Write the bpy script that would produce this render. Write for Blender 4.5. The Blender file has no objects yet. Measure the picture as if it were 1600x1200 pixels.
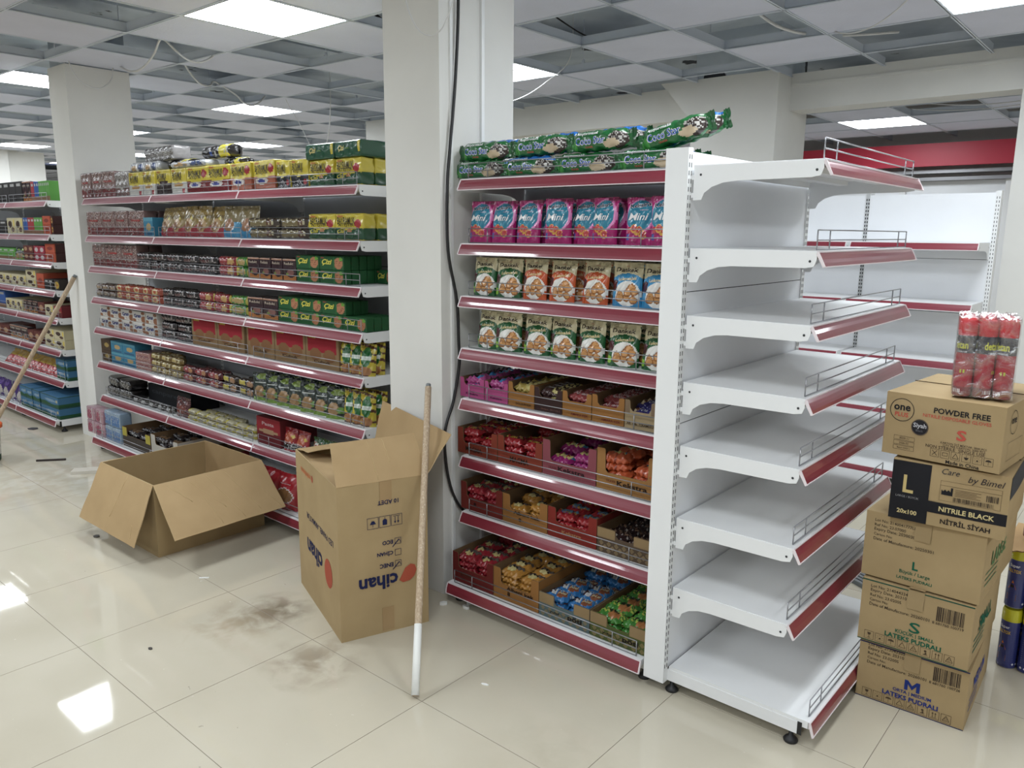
import bpy, math, random
from mathutils import Vector, Matrix
SC = bpy.context.scene
COL = SC.collection
PI = math.pi

# ---------------------------------------------------------------- camera
F_PX, YAW, PITCH, ROLL = 1222.87, -0.7055, -0.1917, 0.0080
CAM = Vector((1.2286, -2.3146, 1.62))
fw = Vector((math.sin(YAW)*math.cos(PITCH), math.cos(YAW)*math.cos(PITCH), math.sin(PITCH)))
rt0 = Vector((math.cos(YAW), -math.sin(YAW), 0)); up0 = rt0.cross(fw)
rt = math.cos(ROLL)*rt0 + math.sin(ROLL)*up0
up = -math.sin(ROLL)*rt0 + math.cos(ROLL)*up0
cd = bpy.data.cameras.new('camera'); cam = bpy.data.objects.new('camera', cd); COL.objects.link(cam)
cd.sensor_fit = 'HORIZONTAL'; cd.sensor_width = 36.0; cd.lens = F_PX/1600*36.0
cd.clip_start = 0.05; cd.clip_end = 100
M = Matrix((rt, up, -fw)).transposed().to_4x4(); M.translation = CAM
cam.matrix_world = M
SC.camera = cam

# ---------------------------------------------------------------- world, light level, exposure
LIGHT_POWER = 16.0
w = bpy.data.worlds.new('world'); SC.world = w; w.use_nodes = True
w.node_tree.nodes['Background'].inputs[0].default_value = (0.75, 0.82, 0.9, 1)
w.node_tree.nodes['Background'].inputs[1].default_value = 0.25
SC.view_settings.view_transform = 'Standard'; SC.view_settings.look = 'None'
SC.view_settings.gamma = 1.0; SC.view_settings.use_curve_mapping = False
SC.view_settings.exposure = 0.72
SC.cycles.max_bounces = 10; SC.cycles.diffuse_bounces = 6; SC.cycles.glossy_bounces = 4
SC.cycles.transmission_bounces = 6; SC.cycles.transparent_max_bounces = 12
SC.cycles.use_denoising = True
SC.cycles.sample_clamp_indirect = 6.0

# ---------------------------------------------------------------- colour and materials
def s2l(c):
    return tuple((x/255/12.92 if x/255 <= .04045 else ((x/255+.055)/1.055)**2.4) for x in c)
def newmat(name):
    m = bpy.data.materials.new(name); m.use_nodes = True
    nt = m.node_tree; b = nt.nodes['Principled BSDF']
    return m, nt, b
def node(nt, t, **kw):
    n = nt.nodes.new(t)
    for k, v in kw.items():
        if k in n.inputs.keys(): n.inputs[k].default_value = v
        else: setattr(n, k, v)
    return n
def bump(nt, b, scale, strength, dist=.002, detail=3, coord='Object'):
    tc = node(nt, 'ShaderNodeTexCoord'); nz = node(nt, 'ShaderNodeTexNoise')
    nz.inputs['Scale'].default_value = scale; nz.inputs['Detail'].default_value = detail
    bp = node(nt, 'ShaderNodeBump'); bp.inputs['Strength'].default_value = strength; bp.inputs['Distance'].default_value = dist
    nt.links.new(tc.outputs[coord], nz.inputs['Vector']); nt.links.new(nz.outputs['Fac'], bp.inputs['Height'])
    nt.links.new(bp.outputs['Normal'], b.inputs['Normal'])
    return nz
def simple(name, rgb, rough=.5, metal=0, spec=.5, coat=0, bumpa=None, vary=0):
    m, nt, b = newmat(name)
    c = s2l(rgb)+(1,)
    b.inputs['Base Color'].default_value = c
    b.inputs['Roughness'].default_value = rough; b.inputs['Metallic'].default_value = metal
    b.inputs['Specular IOR Level'].default_value = spec
    b.inputs['Coat Weight'].default_value = coat; b.inputs['Coat Roughness'].default_value = .06
    nz = bump(nt, b, *(bumpa or (60, .03)))
    if vary:
        mx = node(nt, 'ShaderNodeMix', data_type='RGBA'); mx.inputs[6].default_value = c
        mx.inputs[7].default_value = tuple(x*(1-vary) for x in c[:3])+(1,)
        n2 = node(nt, 'ShaderNodeTexNoise'); n2.inputs['Scale'].default_value = 3; n2.inputs['Detail'].default_value = 5
        tc = node(nt, 'ShaderNodeTexCoord'); nt.links.new(tc.outputs['Object'], n2.inputs['Vector'])
        rp = node(nt, 'ShaderNodeValToRGB'); rp.color_ramp.elements[0].position = .4; rp.color_ramp.elements[1].position = .68
        nt.links.new(n2.outputs['Fac'], rp.inputs[0]); nt.links.new(rp.outputs[0], mx.inputs[0])
        nt.links.new(mx.outputs[2], b.inputs['Base Color'])
    return m
def attrmat(name, rough, bumpa, coat=0, spec=.5, speck=0):
    m, nt, b = newmat(name)
    a = node(nt, 'ShaderNodeAttribute'); a.attribute_name = 'Col'
    b.inputs['Roughness'].default_value = rough; b.inputs['Coat Weight'].default_value = coat
    b.inputs['Coat Roughness'].default_value = .12; b.inputs['Specular IOR Level'].default_value = spec
    nz = bump(nt, b, *bumpa)
    if speck:
        mx = node(nt, 'ShaderNodeMix', data_type='RGBA', blend_type='MULTIPLY'); mx.inputs[0].default_value = speck
        n2 = node(nt, 'ShaderNodeTexNoise'); n2.inputs['Scale'].default_value = 7; n2.inputs['Detail'].default_value = 6
        tc = node(nt, 'ShaderNodeTexCoord'); nt.links.new(tc.outputs['Object'], n2.inputs['Vector'])
        rp = node(nt, 'ShaderNodeValToRGB'); rp.color_ramp.elements[0].position = .3; rp.color_ramp.elements[0].color = (.7, .66, .6, 1)
        rp.color_ramp.elements[1].position = .7
        nt.links.new(n2.outputs['Fac'], rp.inputs[0]); nt.links.new(a.outputs['Color'], mx.inputs[6]); nt.links.new(rp.outputs[0], mx.inputs[7])
        nt.links.new(mx.outputs[2], b.inputs['Base Color'])
    else: nt.links.new(a.outputs['Color'], b.inputs['Base Color'])
    return m
M_FILM = attrmat('printed_film', .26, (45, .35, .004), coat=.3)
M_CARTON = attrmat('printed_carton', .6, (30, .08, .002), spec=.3)
M_KRAFT = attrmat('kraft_board', .75, (25, .12, .003), spec=.2, speck=.35)
M_METAL = simple('white_enamel', (229, 230, 231), .33, bumpa=(15, .02, .002), vary=.03)
M_PANEL = simple('white_panel', (234, 236, 240), .42, bumpa=(8, .03, .002), vary=.04)
M_PANEL_SHADE = simple('shaded_white_panel', (176, 179, 185), .5, bumpa=(8, .03, .002), vary=.04)  # stocked-bay back panels: white panel greyed, shade under the shelves put into its colour
M_PLASTER = simple('white_plaster', (216, 215, 211), .85, bumpa=(12, .12, .004), vary=.05)
M_RAW = None
M_RED = simple('red_price_insert', (124, 40, 54), .38, coat=1.0, bumpa=(10, .02))
M_REDW = simple('red_fascia', (176, 40, 62), .45, bumpa=(10, .02))
M_EDGE = simple('clear_rail_edge', (225, 215, 218), .3, bumpa=(10, .02))
M_CHROME = simple('chrome_wire', (150, 150, 154), .3, metal=.7, bumpa=(60, .02))
M_BLACK = simple('black_rubber', (26, 26, 28), .5)
M_SLOT = simple('slot_shadow', (52, 53, 56), .8)
M_TILE = simple('ceiling_tile', (200, 203, 218), .9, bumpa=(90, .35, .004), vary=.05)
M_GRID = simple('grid_metal', (198, 205, 216), .5, bumpa=(20, .02), vary=.06)
M_WCABLE = simple('white_cable', (205, 205, 205), .5)
M_WHITE = simple('white_plastic', (225, 226, 226), .35)
M_WPAINT = simple('dried_white_paint', (225, 225, 220), .7, bumpa=(50, .5, .004), vary=.12)
M_GRATE = simple('grey_profile', (120, 124, 126), .5, metal=.3)
def raw():
    m, nt, b = newmat('grey_render'); b.inputs['Roughness'].default_value = .95
    g = node(nt, 'ShaderNodeNewGeometry')
    def nz(sc, d, ds): 
        n = node(nt, 'ShaderNodeTexNoise'); n.inputs['Scale'].default_value = sc; n.inputs['Detail'].default_value = d; n.inputs['Distortion'].default_value = ds
        nt.links.new(g.outputs['Position'], n.inputs['Vector']); return n
    a = node(nt, 'ShaderNodeValToRGB'); e = a.color_ramp.elements; e[0].position = .35; e[0].color = s2l((168, 178, 188))+(1,); e[1].position = .6; e[1].color = s2l((200, 208, 216))+(1,)
    nt.links.new(nz(1.6, 4, .6).outputs['Fac'], a.inputs[0])
    k = node(nt, 'ShaderNodeValToRGB'); e = k.color_ramp.elements; e[0].position = .655; e[0].color = (0, 0, 0, 1); e[1].position = .67; e[1].color = (1, 1, 1, 1)
    nt.links.new(nz(3.1, 8, .3).outputs['Fac'], k.inputs[0])
    mx = node(nt, 'ShaderNodeMix', data_type='RGBA'); nt.links.new(k.outputs[0], mx.inputs[0]); nt.links.new(a.outputs[0], mx.inputs[6]); mx.inputs[7].default_value = s2l((62, 64, 70))+(1,)
    nt.links.new(mx.outputs[2], b.inputs['Base Color']); return m
M_RAW = raw()
def wood():
    m, nt, b = newmat('worn_wood'); b.inputs['Roughness'].default_value = .7
    tc = node(nt, 'ShaderNodeTexCoord'); mp = node(nt, 'ShaderNodeMapping'); mp.inputs['Scale'].default_value = (60, 60, 5)
    nz = node(nt, 'ShaderNodeTexNoise'); nz.inputs['Scale'].default_value = 3; nz.inputs['Detail'].default_value = 6
    rp = node(nt, 'ShaderNodeValToRGB')
    e = rp.color_ramp.elements; e[0].position = .3; e[0].color = s2l((158, 136, 112))+(1,); e[1].position = .62; e[1].color = s2l((184, 164, 138))+(1,)
    x = e.new(.78); x.color = s2l((225, 220, 210))+(1,)
    nt.links.new(tc.outputs['Object'], mp.inputs[0]); nt.links.new(mp.outputs[0], nz.inputs['Vector'])
    nt.links.new(nz.outputs['Fac'], rp.inputs[0]); nt.links.new(rp.outputs[0], b.inputs['Base Color'])
    return m
M_WOOD = wood()
def lamp():
    m = bpy.data.materials.new('panel_diffuser'); m.use_nodes = True; nt = m.node_tree; nt.nodes.clear()
    e = node(nt, 'ShaderNodeEmission'); e.inputs[0].default_value = (.90, .96, 1, 1); e.inputs[1].default_value = LIGHT_POWER
    o = node(nt, 'ShaderNodeOutputMaterial'); nt.links.new(e.outputs[0], o.inputs[0])
    return m
M_LAMP = lamp()
def shrink():
    m = bpy.data.materials.new('clear_shrink_film'); m.use_nodes = True; nt = m.node_tree; nt.nodes.clear()
    t = node(nt, 'ShaderNodeBsdfTransparent'); g = node(nt, 'ShaderNodeBsdfGlossy'); g.inputs['Roughness'].default_value = .12
    mx = node(nt, 'ShaderNodeMixShader'); o = node(nt, 'ShaderNodeOutputMaterial')
    tc = node(nt, 'ShaderNodeTexCoord'); nz = node(nt, 'ShaderNodeTexNoise'); nz.inputs['Scale'].default_value = 22; nz.inputs['Detail'].default_value = 5
    nz.inputs['Distortion'].default_value = 1.5
    nt.links.new(tc.outputs['Object'], nz.inputs['Vector'])
    bp = node(nt, 'ShaderNodeBump'); bp.inputs['Strength'].default_value = .9; bp.inputs['Distance'].default_value = .01
    nt.links.new(nz.outputs['Fac'], bp.inputs['Height']); nt.links.new(bp.outputs[0], g.inputs['Normal'])
    rp = node(nt, 'ShaderNodeMapRange'); rp.inputs[1].default_value = .35; rp.inputs[2].default_value = .75; rp.inputs[3].default_value = .08; rp.inputs[4].default_value = .5
    nt.links.new(nz.outputs['Fac'], rp.inputs[0]); nt.links.new(rp.outputs[0], mx.inputs[0])
    nt.links.new(t.outputs[0], mx.inputs[1]); nt.links.new(g.outputs[0], mx.inputs[2]); nt.links.new(mx.outputs[0], o.inputs[0])
    return m
M_SHRINK = shrink()
def floor_mat():
    m, nt, b = newmat('polished_floor_tile')
    geo = node(nt, 'ShaderNodeNewGeometry')
    def noise(scale, detail=5, dist=0):
        n = node(nt, 'ShaderNodeTexNoise'); n.inputs['Scale'].default_value = scale; n.inputs['Detail'].default_value = detail
        n.inputs['Distortion'].default_value = dist
        nt.links.new(geo.outputs['Position'], n.inputs['Vector']); return n
    def ramp(src, a, b_, c0=(0, 0, 0, 1), c1=(1, 1, 1, 1)):
        r = node(nt, 'ShaderNodeValToRGB'); r.color_ramp.elements[0].position = a; r.color_ramp.elements[1].position = b_
        r.color_ramp.elements[0].color = c0; r.color_ramp.elements[1].color = c1
        nt.links.new(src, r.inputs[0]); return r
    base = ramp(noise(1.3).outputs['Fac'], .3, .75, s2l((184, 176, 158))+(1,), s2l((197, 190, 173))+(1,))
    cur = base.outputs[0]
    def mixin(fac, col, prev):
        mx = node(nt, 'ShaderNodeMix', data_type='RGBA'); nt.links.new(fac, mx.inputs[0]); nt.links.new(prev, mx.inputs[6]); mx.inputs[7].default_value = col
        return mx.outputs[2]
    def mul(a, b_):
        x = node(nt, 'ShaderNodeMath', operation='MULTIPLY'); nt.links.new(a, x.inputs[0])
        if isinstance(b_, float): x.inputs[1].default_value = b_
        else: nt.links.new(b_, x.inputs[1])
        return x.outputs[0]
    st = ramp(noise(9, 12, .35).outputs['Fac'], .42, .62)
    for (x, y, r, k, c) in ((-1.58, -.585, .2, .75, (96, 84, 70)), (-1.12, -.72, .24, .6, (120, 104, 84)), (-1.62, -.75, .28, .45, (150, 130, 100)), (-4.3, -.45, .8, .35, (222, 220, 212)), (-.1, -.55, .25, .2, (150, 140, 120))):
        d = node(nt, 'ShaderNodeVectorMath', operation='DISTANCE'); nt.links.new(geo.outputs['Position'], d.inputs[0]); d.inputs[1].default_value = (x, y, 0)
        mr = node(nt, 'ShaderNodeMapRange'); mr.inputs[1].default_value = r; mr.inputs[2].default_value = r*.2; mr.inputs[3].default_value = 0; mr.inputs[4].default_value = k
        nt.links.new(d.outputs['Value'], mr.inputs[0])
        cur = mixin(mul(mr.outputs[0], st.outputs[0]), s2l(c)+(1,), cur)
    # white plaster specks and scuffs
    sp = ramp(noise(55, 3).outputs['Fac'], .73, .76); reg = ramp(noise(1.7, 2).outputs['Fac'], .45, .65)
    cur = mixin(mul(mul(sp.outputs[0], reg.outputs[0]), .8), s2l((236, 234, 228))+(1,), cur)
    dk = ramp(noise(38, 2, .4).outputs['Fac'], .77, .79)
    cur = mixin(mul(dk.outputs[0], .45), s2l((110, 104, 96))+(1,), cur)
    nt.links.new(cur, b.inputs['Base Color'])
    rr = ramp(noise(2.3, 7, 1).outputs['Fac'], .35, .8, (.02, .02, .02, 1), (.07, .07, .07, 1))
    nt.links.new(rr.outputs[0], b.inputs['Roughness']); b.inputs['Specular IOR Level'].default_value = .5
    bp = node(nt, 'ShaderNodeBump'); bp.inputs['Strength'].default_value = .02; bp.inputs['Distance'].default_value = .002
    nt.links.new(noise(3, 2).outputs['Fac'], bp.inputs['Height']); nt.links.new(bp.outputs[0], b.inputs['Normal'])
    return m
M_FLOOR = floor_mat()
M_GROUT = simple('grout', (146, 138, 122), .9)

# ---------------------------------------------------------------- mesh builder
class MB:
    tone = (1.0, 0.0)      # (albedo scale, greyness) for printed goods
    def __init__(s): s.v = []; s.f = []; s.c = []; s.m = []; s.s = []
    def poly(s, pts, col=(200, 200, 200), mat=0, smooth=False):
        n = len(s.v); s.v += [tuple(p) for p in pts]; s.f.append(tuple(range(n, n+len(pts)))); s.c.append(col); s.m.append(mat); s.s.append(smooth)
    def raw(s, vs, fs, col, mat=0, smooth=False):
        n = len(s.v); s.v += [tuple(p) for p in vs]
        for i, f in enumerate(fs):
            s.f.append(tuple(n+k for k in f)); s.c.append(col[i] if isinstance(col, list) else col); s.m.append(mat); s.s.append(smooth)
    def box(s, x0, x1, y0, y1, z0, z1, col=(200, 200, 200), mat=0, top=None, front=None):
        vs = [(x0, y0, z0), (x1, y0, z0), (x1, y1, z0), (x0, y1, z0), (x0, y0, z1), (x1, y0, z1), (x1, y1, z1), (x0, y1, z1)]
        fs = [(0, 3, 2, 1), (4, 5, 6, 7), (0, 1, 5, 4), (1, 2, 6, 5), (2, 3, 7, 6), (3, 0, 4, 7)]
        s.raw(vs, fs, [col, top or col, front or col, col, col, col], mat)
    def grid(s, P, us, vs, colf, mat=0, smooth=True, flip=False):
        nu, nv = len(us), len(vs); n = len(s.v)
        s.v += [tuple(P(u, v)) for v in vs for u in us]
        for j in range(nv-1):
            for i in range(nu-1):
                a = n+j*nu+i; q = (a, a+1, a+nu+1, a+nu)
                s.f.append(q[::-1] if flip else q)
                s.c.append(colf((us[i]+us[i+1])/2, (vs[j]+vs[j+1])/2) if callable(colf) else colf); s.m.append(mat); s.s.append(smooth)
    def tube(s, pts, r, col=(200, 200, 200), mat=0, n=6, caps=True, r2=None):
        pts = [Vector(p) for p in pts]; base = len(s.v); L = len(pts)
        t0 = (pts[1]-pts[0]).normalized(); a = t0.orthogonal().normalized()
        for i, p in enumerate(pts):
            t = (pts[min(i+1, L-1)]-pts[max(i-1, 0)]).normalized()
            a = (a-t*a.dot(t)).normalized(); b = t.cross(a)
            rr = r if r2 is None else r+(r2-r)*i/(L-1)
            for k in range(n):
                th = 2*PI*k/n; s.v.append(tuple(p+a*math.cos(th)*rr+b*math.sin(th)*rr))
        for i in range(L-1):
            for k in range(n):
                k2 = (k+1) % n
                s.f.append((base+i*n+k, base+i*n+k2, base+(i+1)*n+k2, base+(i+1)*n+k)); s.c.append(col); s.m.append(mat); s.s.append(True)
        if caps:
            s.f.append(tuple(base+k for k in range(n))[::-1]); s.c.append(col); s.m.append(mat); s.s.append(False)
            s.f.append(tuple(base+(L-1)*n+k for k in range(n))); s.c.append(col); s.m.append(mat); s.s.append(False)
    def lathe(s, prof, n=20, cx=0, cy=0, colf=None, mat=0, caps=True):
        base = len(s.v); L = len(prof)
        for (r, z) in prof:
            for k in range(n): s.v.append((cx+r*math.cos(2*PI*k/n), cy+r*math.sin(2*PI*k/n), z))
        for i in range(L-1):
            for k in range(n):
                k2 = (k+1) % n
                s.f.append((base+i*n+k, base+i*n+k2, base+(i+1)*n+k2, base+(i+1)*n+k)); s.c.append(colf(k/n, (prof[i][1]+prof[i+1][1])/2) if callable(colf) else (colf or (200, 200, 200))); s.m.append(mat); s.s.append(True)
        if caps:
            for a, b in ((0, -1), (L-1, 1)):
                s.f.append(tuple(base+a*n+k for k in range(n))[::b]); s.c.append(colf(0, prof[a][1]) if callable(colf) else (colf or (200, 200, 200))); s.m.append(mat); s.s.append(False)
    def prism(s, prof, x0, x1, col=(200, 200, 200), mat=0):      # profile in (y, z) extruded along x
        n = len(prof)
        s.raw([(x0, y, z) for y, z in prof]+[(x1, y, z) for y, z in prof],
              [tuple(range(n))[::-1], tuple(range(n, 2*n))]+[(i, (i+1) % n, n+(i+1) % n, n+i) for i in range(n)], col, mat)
    def mesh(s, name, mats, tone=None):
        me = bpy.data.meshes.new(name); me.from_pydata(s.v, [], s.f)
        for m in (mats if isinstance(mats, (list, tuple)) else [mats]): me.materials.append(m)
        me.polygons.foreach_set('material_index', s.m); me.polygons.foreach_set('use_smooth', s.s)
        a = me.color_attributes.new('Col', 'FLOAT_COLOR', 'CORNER')
        cache = {}; out = []
        for f, c in zip(s.f, s.c):
            if c not in cache:
                l = s2l(c); g = .3*l[0]+.6*l[1]+.1*l[2]; k, q = tone or (1, 0)
                cache[c] = tuple((x+(g-x)*q)*k for x in l)+(1.0,)
            out.extend(cache[c]*len(f))
        a.data.foreach_set('color', out); me.update()
        return me

def link(name, data=None, loc=(0, 0, 0), rot=(0, 0, 0), parent=None, label=None, cat=None, group=None, kind=None):
    o = bpy.data.objects.new(name, data); COL.objects.link(o)
    o.location = loc; o.rotation_euler = rot
    if parent: o.parent = parent
    if label: o['label'] = label
    if cat: o['category'] = cat
    if group: o['group'] = group
    if kind: o['kind'] = kind
    return o
def struct(name, me, loc=(0, 0, 0)): return link(name, me, loc, kind='structure')

# ---------------------------------------------------------------- lettering
_tc = {}
def glyphs(txt, bold=0.0, shear=0.0):
    k = (txt, bold, shear)
    if k in _tc: return _tc[k]
    cu = bpy.data.curves.new('t', 'FONT'); cu.body = txt; cu.size = 1; cu.resolution_u = 2; cu.offset = bold; cu.shear = shear; cu.fill_mode = 'FRONT'
    cu.align_x = 'CENTER'
    ob = bpy.data.objects.new('t', cu); me = bpy.data.meshes.new_from_object(ob)
    vs = [(v.co.x, v.co.y) for v in me.vertices]; fs = [tuple(p.vertices) for p in me.polygons]
    bpy.data.objects.remove(ob); bpy.data.curves.remove(cu); bpy.data.meshes.remove(me)
    xs = [v[0] for v in vs] or [0]; ys = [v[1] for v in vs] or [0]
    cx = (min(xs)+max(xs))/2; y0, y1 = min(ys), max(ys); W = max(xs)-min(xs); H = y1-y0
    _tc[k] = ([(x-cx, y-(y0+y1)/2) for x, y in vs], fs, W, H)
    return _tc[k]
def text(mb, txt, fn, cx, cy, wid, col, hgt=None, rot=0, bold=.012, shear=0.0, mat=0):
    vs, fs, W, H = glyphs(txt, bold, shear)
    if not vs: return
    sx = wid/W; sy = (hgt/H) if hgt else sx
    c, s_ = math.cos(rot), math.sin(rot); out = []
    for x, y in vs:
        x *= sx; y *= sy
        out.append(fn(cx+x*c-y*s_, cy+x*s_+y*c))
    mb.raw(out, fs, col, mat)
def plate(mb, fn, pts, col, mat=0): mb.poly([fn(x, y) for x, y in pts], col, mat)
def disc(mb, fn, cx, cy, rx, ry, col, n=20, mat=0): plate(mb, fn, [(cx+rx*math.cos(2*PI*k/n), cy+ry*math.sin(2*PI*k/n)) for k in range(n)], col, mat)
def frame(mb, fn, x0, x1, y0, y1, t, col):
    for a in ((x0, x1, y0, y0+t), (x0, x1, y1-t, y1), (x0, x0+t, y0, y1), (x1-t, x1, y0, y1)):
        plate(mb, fn, [(a[0], a[2]), (a[1], a[2]), (a[1], a[3]), (a[0], a[3])], col)
def ringp(mb, fn, cx, cy, r0, r1, col, n=28):
    vs = []; fs = []
    for k in range(n):
        a = 2*PI*k/n
        vs += [fn(cx+r0*math.cos(a), cy+r0*math.sin(a)), fn(cx+r1*math.cos(a), cy+r1*math.sin(a))]
        j = 2*((k+1) % n); fs.append((2*k, 2*k+1, j+1, j))
    mb.raw(vs, fs, col)
ORD = ['', 'first', 'second', 'third', 'fourth', 'fifth', 'sixth', 'seventh', 'eighth', 'ninth', 'tenth', 'eleventh', 'twelfth']
# ================================================================ THE ROOM
CZ = 2.765; T = .6478; GX, GY = -3.7815, -.0139
def cz(x): return CZ + .009*max(0, -3.0-x)
# floor: grout bed with polished tiles let into it
mb = MB(); mb.box(-22, 6, -8, 7.4, -.12, -.0015)
floor = struct('floor', mb.mesh('floor', M_GROUT))
FX, FY, FT = -1.9011, -1.2645, .642
mb = MB(); h = FT/2-.0006; e = .0006
mb.raw([(-h, -h, -.001), (h, -h, -.001), (h, h, -.001), (-h, h, -.001), (-h+e, -h+e, 0), (h-e, -h+e, 0), (h-e, h-e, 0), (-h+e, h-e, 0)],
       [(4, 5, 6, 7), (0, 1, 5, 4), (1, 2, 6, 5), (2, 3, 7, 6), (3, 0, 4, 7)], (200, 200, 200))
mb.m = [0, 1, 1, 1, 1]
tile_me = mb.mesh('tile', [M_FLOOR, M_GROUT])
for i in range(-17, 7):
    for j in range(-3, 9):
        if j > 1 and i < -1: continue
        link('tile', tile_me, (FX+FT*(i+.5), FY+FT*(j+.5), 0), parent=floor)
mb = MB()
for (x0, x1, y0, y1) in ((-22, FX-17*FT, -8, 7.4), (FX-17*FT, FX-FT, FY+2*FT, 7.4), (FX-FT, 6, FY+9*FT, 7.4), (FX-17*FT, 6, -8, FY-3*FT), (FX+7*FT, 6, FY-3*FT, FY+9*FT)):
    mb.poly([(x0, y0, -.0004), (x1, y0, -.0004), (x1, y1, -.0004), (x0, y1, -.0004)])
o = link('outlying_tiles', mb.mesh('outlying_tiles', M_FLOOR), parent=floor, kind='stuff')
# walls
def wall(name, x0, x1, y0, y1, z0=0, z1=3.3, mat=None):
    m = MB(); m.box(x0, x1, y0, y1, z0, z1); return struct(name, m.mesh(name, mat or M_PLASTER))
wall('wall_back', -22, 6, 7.4, 7.55)
wall('wall_left', -22.15, -22, -8, 7.55)
wall('wall_right', 6, 6.15, -8.15, 7.55)
wall('wall_front', -22.15, 6, -8.15, -8)
wall('wall_far_partition', -13.85, -13.7, 2.3, 2.97, 0, 2.9)
wall('wall_far_stub', -13.7, -13.55, 1.95, 2.38, 0, 2.9)
# ceiling void: rendered slab with down-stand beams
mb = MB(); mb.box(-22, 6, -8, 7.4, 3.12, 3.3)
for x in (-9.6, -4.45, .35): mb.box(x, x+.35, -8, 7.4, 3.0, 3.12)
mb.box(-22, 6, -.1, .25, 3.02, 3.12)
ceiling = struct('ceiling', mb.mesh('ceiling', M_RAW))
# pillars
def pillar(x0, x1, y0, y1, z1, extra=None):
    m = MB(); m.box(x0, x1, y0, y1, 0, z1)
    # rough grey core above the plaster edge
    m.box(x0+.015, x1-.015, y0+.015, y1-.015, z1, 3.12, mat=1)
    if extra: extra(m)
    return struct('pillar', m.mesh('pillar', [M_PLASTER, M_RAW]))
p_mid = pillar(-1.486, -1.149, .011, .47, 3.05)
p_left = pillar(-5.362, -5.045, .1, .555, CZ+.012)
def haunch(m): m.raw([(-2.157, 3.47, 2.79), (-1.875, 3.47, 2.79), (-1.875, 3.47, 2.49), (-2.157, 3.9, 2.79), (-1.875, 3.9, 2.79), (-1.875, 3.9, 2.49)], [(0, 2, 1), (3, 4, 5), (0, 1, 4, 3), (0, 3, 5, 2), (1, 2, 5, 4)], (200, 200, 200))
p_back = pillar(-1.875, -1.19, 3.47, 4.05, 2.79, haunch)
pillar(-5.78, -5.1, 3.42, 3.9, 2.79)
pillar(.305, .75, 3.66, 4.1, 2.79)
mb = MB(); mb.box(-5.1, 3.4, 3.707, 3.95, 2.53, 2.79); mb.box(-1.19, .305, 3.700, 3.707, 2.70, 2.72)
struct('ceiling_beam', mb.mesh('ceiling_beam', M_PLASTER))
# suspended ceiling: runners, tiles, light panels
def runner(x0, y0, x1, y1, z0, z1):
    d = Vector((x1-x0, y1-y0, z1-z0)); L = d.length; m = MB()
    m.box(0, L, -.011, -.003, 0, .004); m.box(0, L, .003, .011, 0, .004); m.box(0, L, -.003, .003, .003, .005, mat=1); m.box(0, L, -.0025, .0025, .008, .058)
    o = link('grid_runner', m.mesh('grid_runner', [M_GRID, M_SLOT]), (x0, y0, z0), (0, -math.asin(d.z/L), math.atan2(d.y, d.x)), ceiling)
I0, I1, J0, J1 = -20, 8, -4, 5
for j in range(J0, 13):
    y = GY+T*j; xe = GX+T*I1 if y < 3.707 else -5.8
    runner(GX+T*I0, y, -3.0 if xe > -3 else xe, y, cz(GX+T*I0), cz(min(-3.0, xe)))
    if xe > -3: runner(-3.0, y, xe, y, CZ, CZ)
for i in range(I0, I1+1):
    x = GX+T*i; runner(x, GY+T*J0, x, 3.707 if x > -5.3 else GY+T*12, cz(x), cz(x))
def tile_mesh(n):
    m = MB(); a = T/2-.006
    m.raw([(-a, -a, .012), (a, -a, .012), (a, a, .012), (-a, a, .012), (-a, -a, .0045), (a, -a, .0045), (a, a, .0045), (-a, a, .0045)],
          [(0, 1, 2, 3), (7, 6, 5, 4), (0, 4, 5, 1), (1, 5, 6, 2), (2, 6, 7, 3), (3, 7, 4, 0)], (200, 200, 200))
    return m.mesh('ceiling_tile', M_TILE)
ct = tile_mesh(0)
def light_meshes():
    a = T/2-.004; m = MB()
    for (x0, x1, y0, y1) in ((-a, a, -a, -a+.012), (-a, a, a-.012, a), (-a, -a+.012, -a, a), (a-.012, a, -a, a)): m.box(x0, x1, y0, y1, .0015, .012)
    m.box(-a, a, -a, a, .012, .02)
    fr = m.mesh('frame', M_WHITE); m = MB(); b = a-.012
    m.poly([(-b, -b, .003), (-b, b, .003), (b, b, .003), (b, -b, .003)]); return fr, m.mesh('diffuser', M_LAMP)
LF, LD = light_meshes()
def ceiling_light(x, y, z, label, group=None):
    t = link('ceiling_light', None, (x, y, z), label=label, cat='light', group=group)
    link('frame', LF, parent=t); link('diffuser', LD, parent=t)
LL = {(-4, 0): 'square light panel beyond the left pillar, nearest on its left side', (-4, 3): 'square light panel above the middle of the long stocked run',
      (1, 0): 'largest square light panel, top of picture left of the central pillar', (1, 3): 'square light panel cut off by the right edge of the central pillar',
      (6, 3): 'bright light panel at the top right corner of the picture', (-9, 0): 'small far light panel left of the left pillar',
      (-9, 3): 'small light panel just right of the left pillar', (-14, 0): 'tiny far light panel at the left picture edge',
      (-14, 3): 'far light panel low beside the left pillar, nearest to it', (-9, 6): 'far light panel just behind the black snack bags', (-14, 6): 'far light panel above the yellow packs, lower one', (-9, 9): 'far light panel peeking left of the green packs on the top shelf', (-14, 9): 'most distant light panel over the stocked long run'}
lights = set(LL)
for k in ((1, -3), (-4, -3), (6, 0), (6, -3), (-9, -3), (-14, -3), (-19, 0), (-19, 3), (-19, 6), (11, 0), (11, 3), (11, -3), (-9, -6), (-4, -6), (1, -6), (6, -6), (11, -6), (-4, -9), (1, -9), (6, -9)): lights.add(k)
for (i, j) in sorted(lights):
    x, y = GX+T*(i+.5), GY+T*(j+.5)
    ceiling_light(x, y, cz(x), LL.get((i, j), 'square light panel outside the picture'), None if (i, j) in LL else 'light panels outside the picture')
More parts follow.
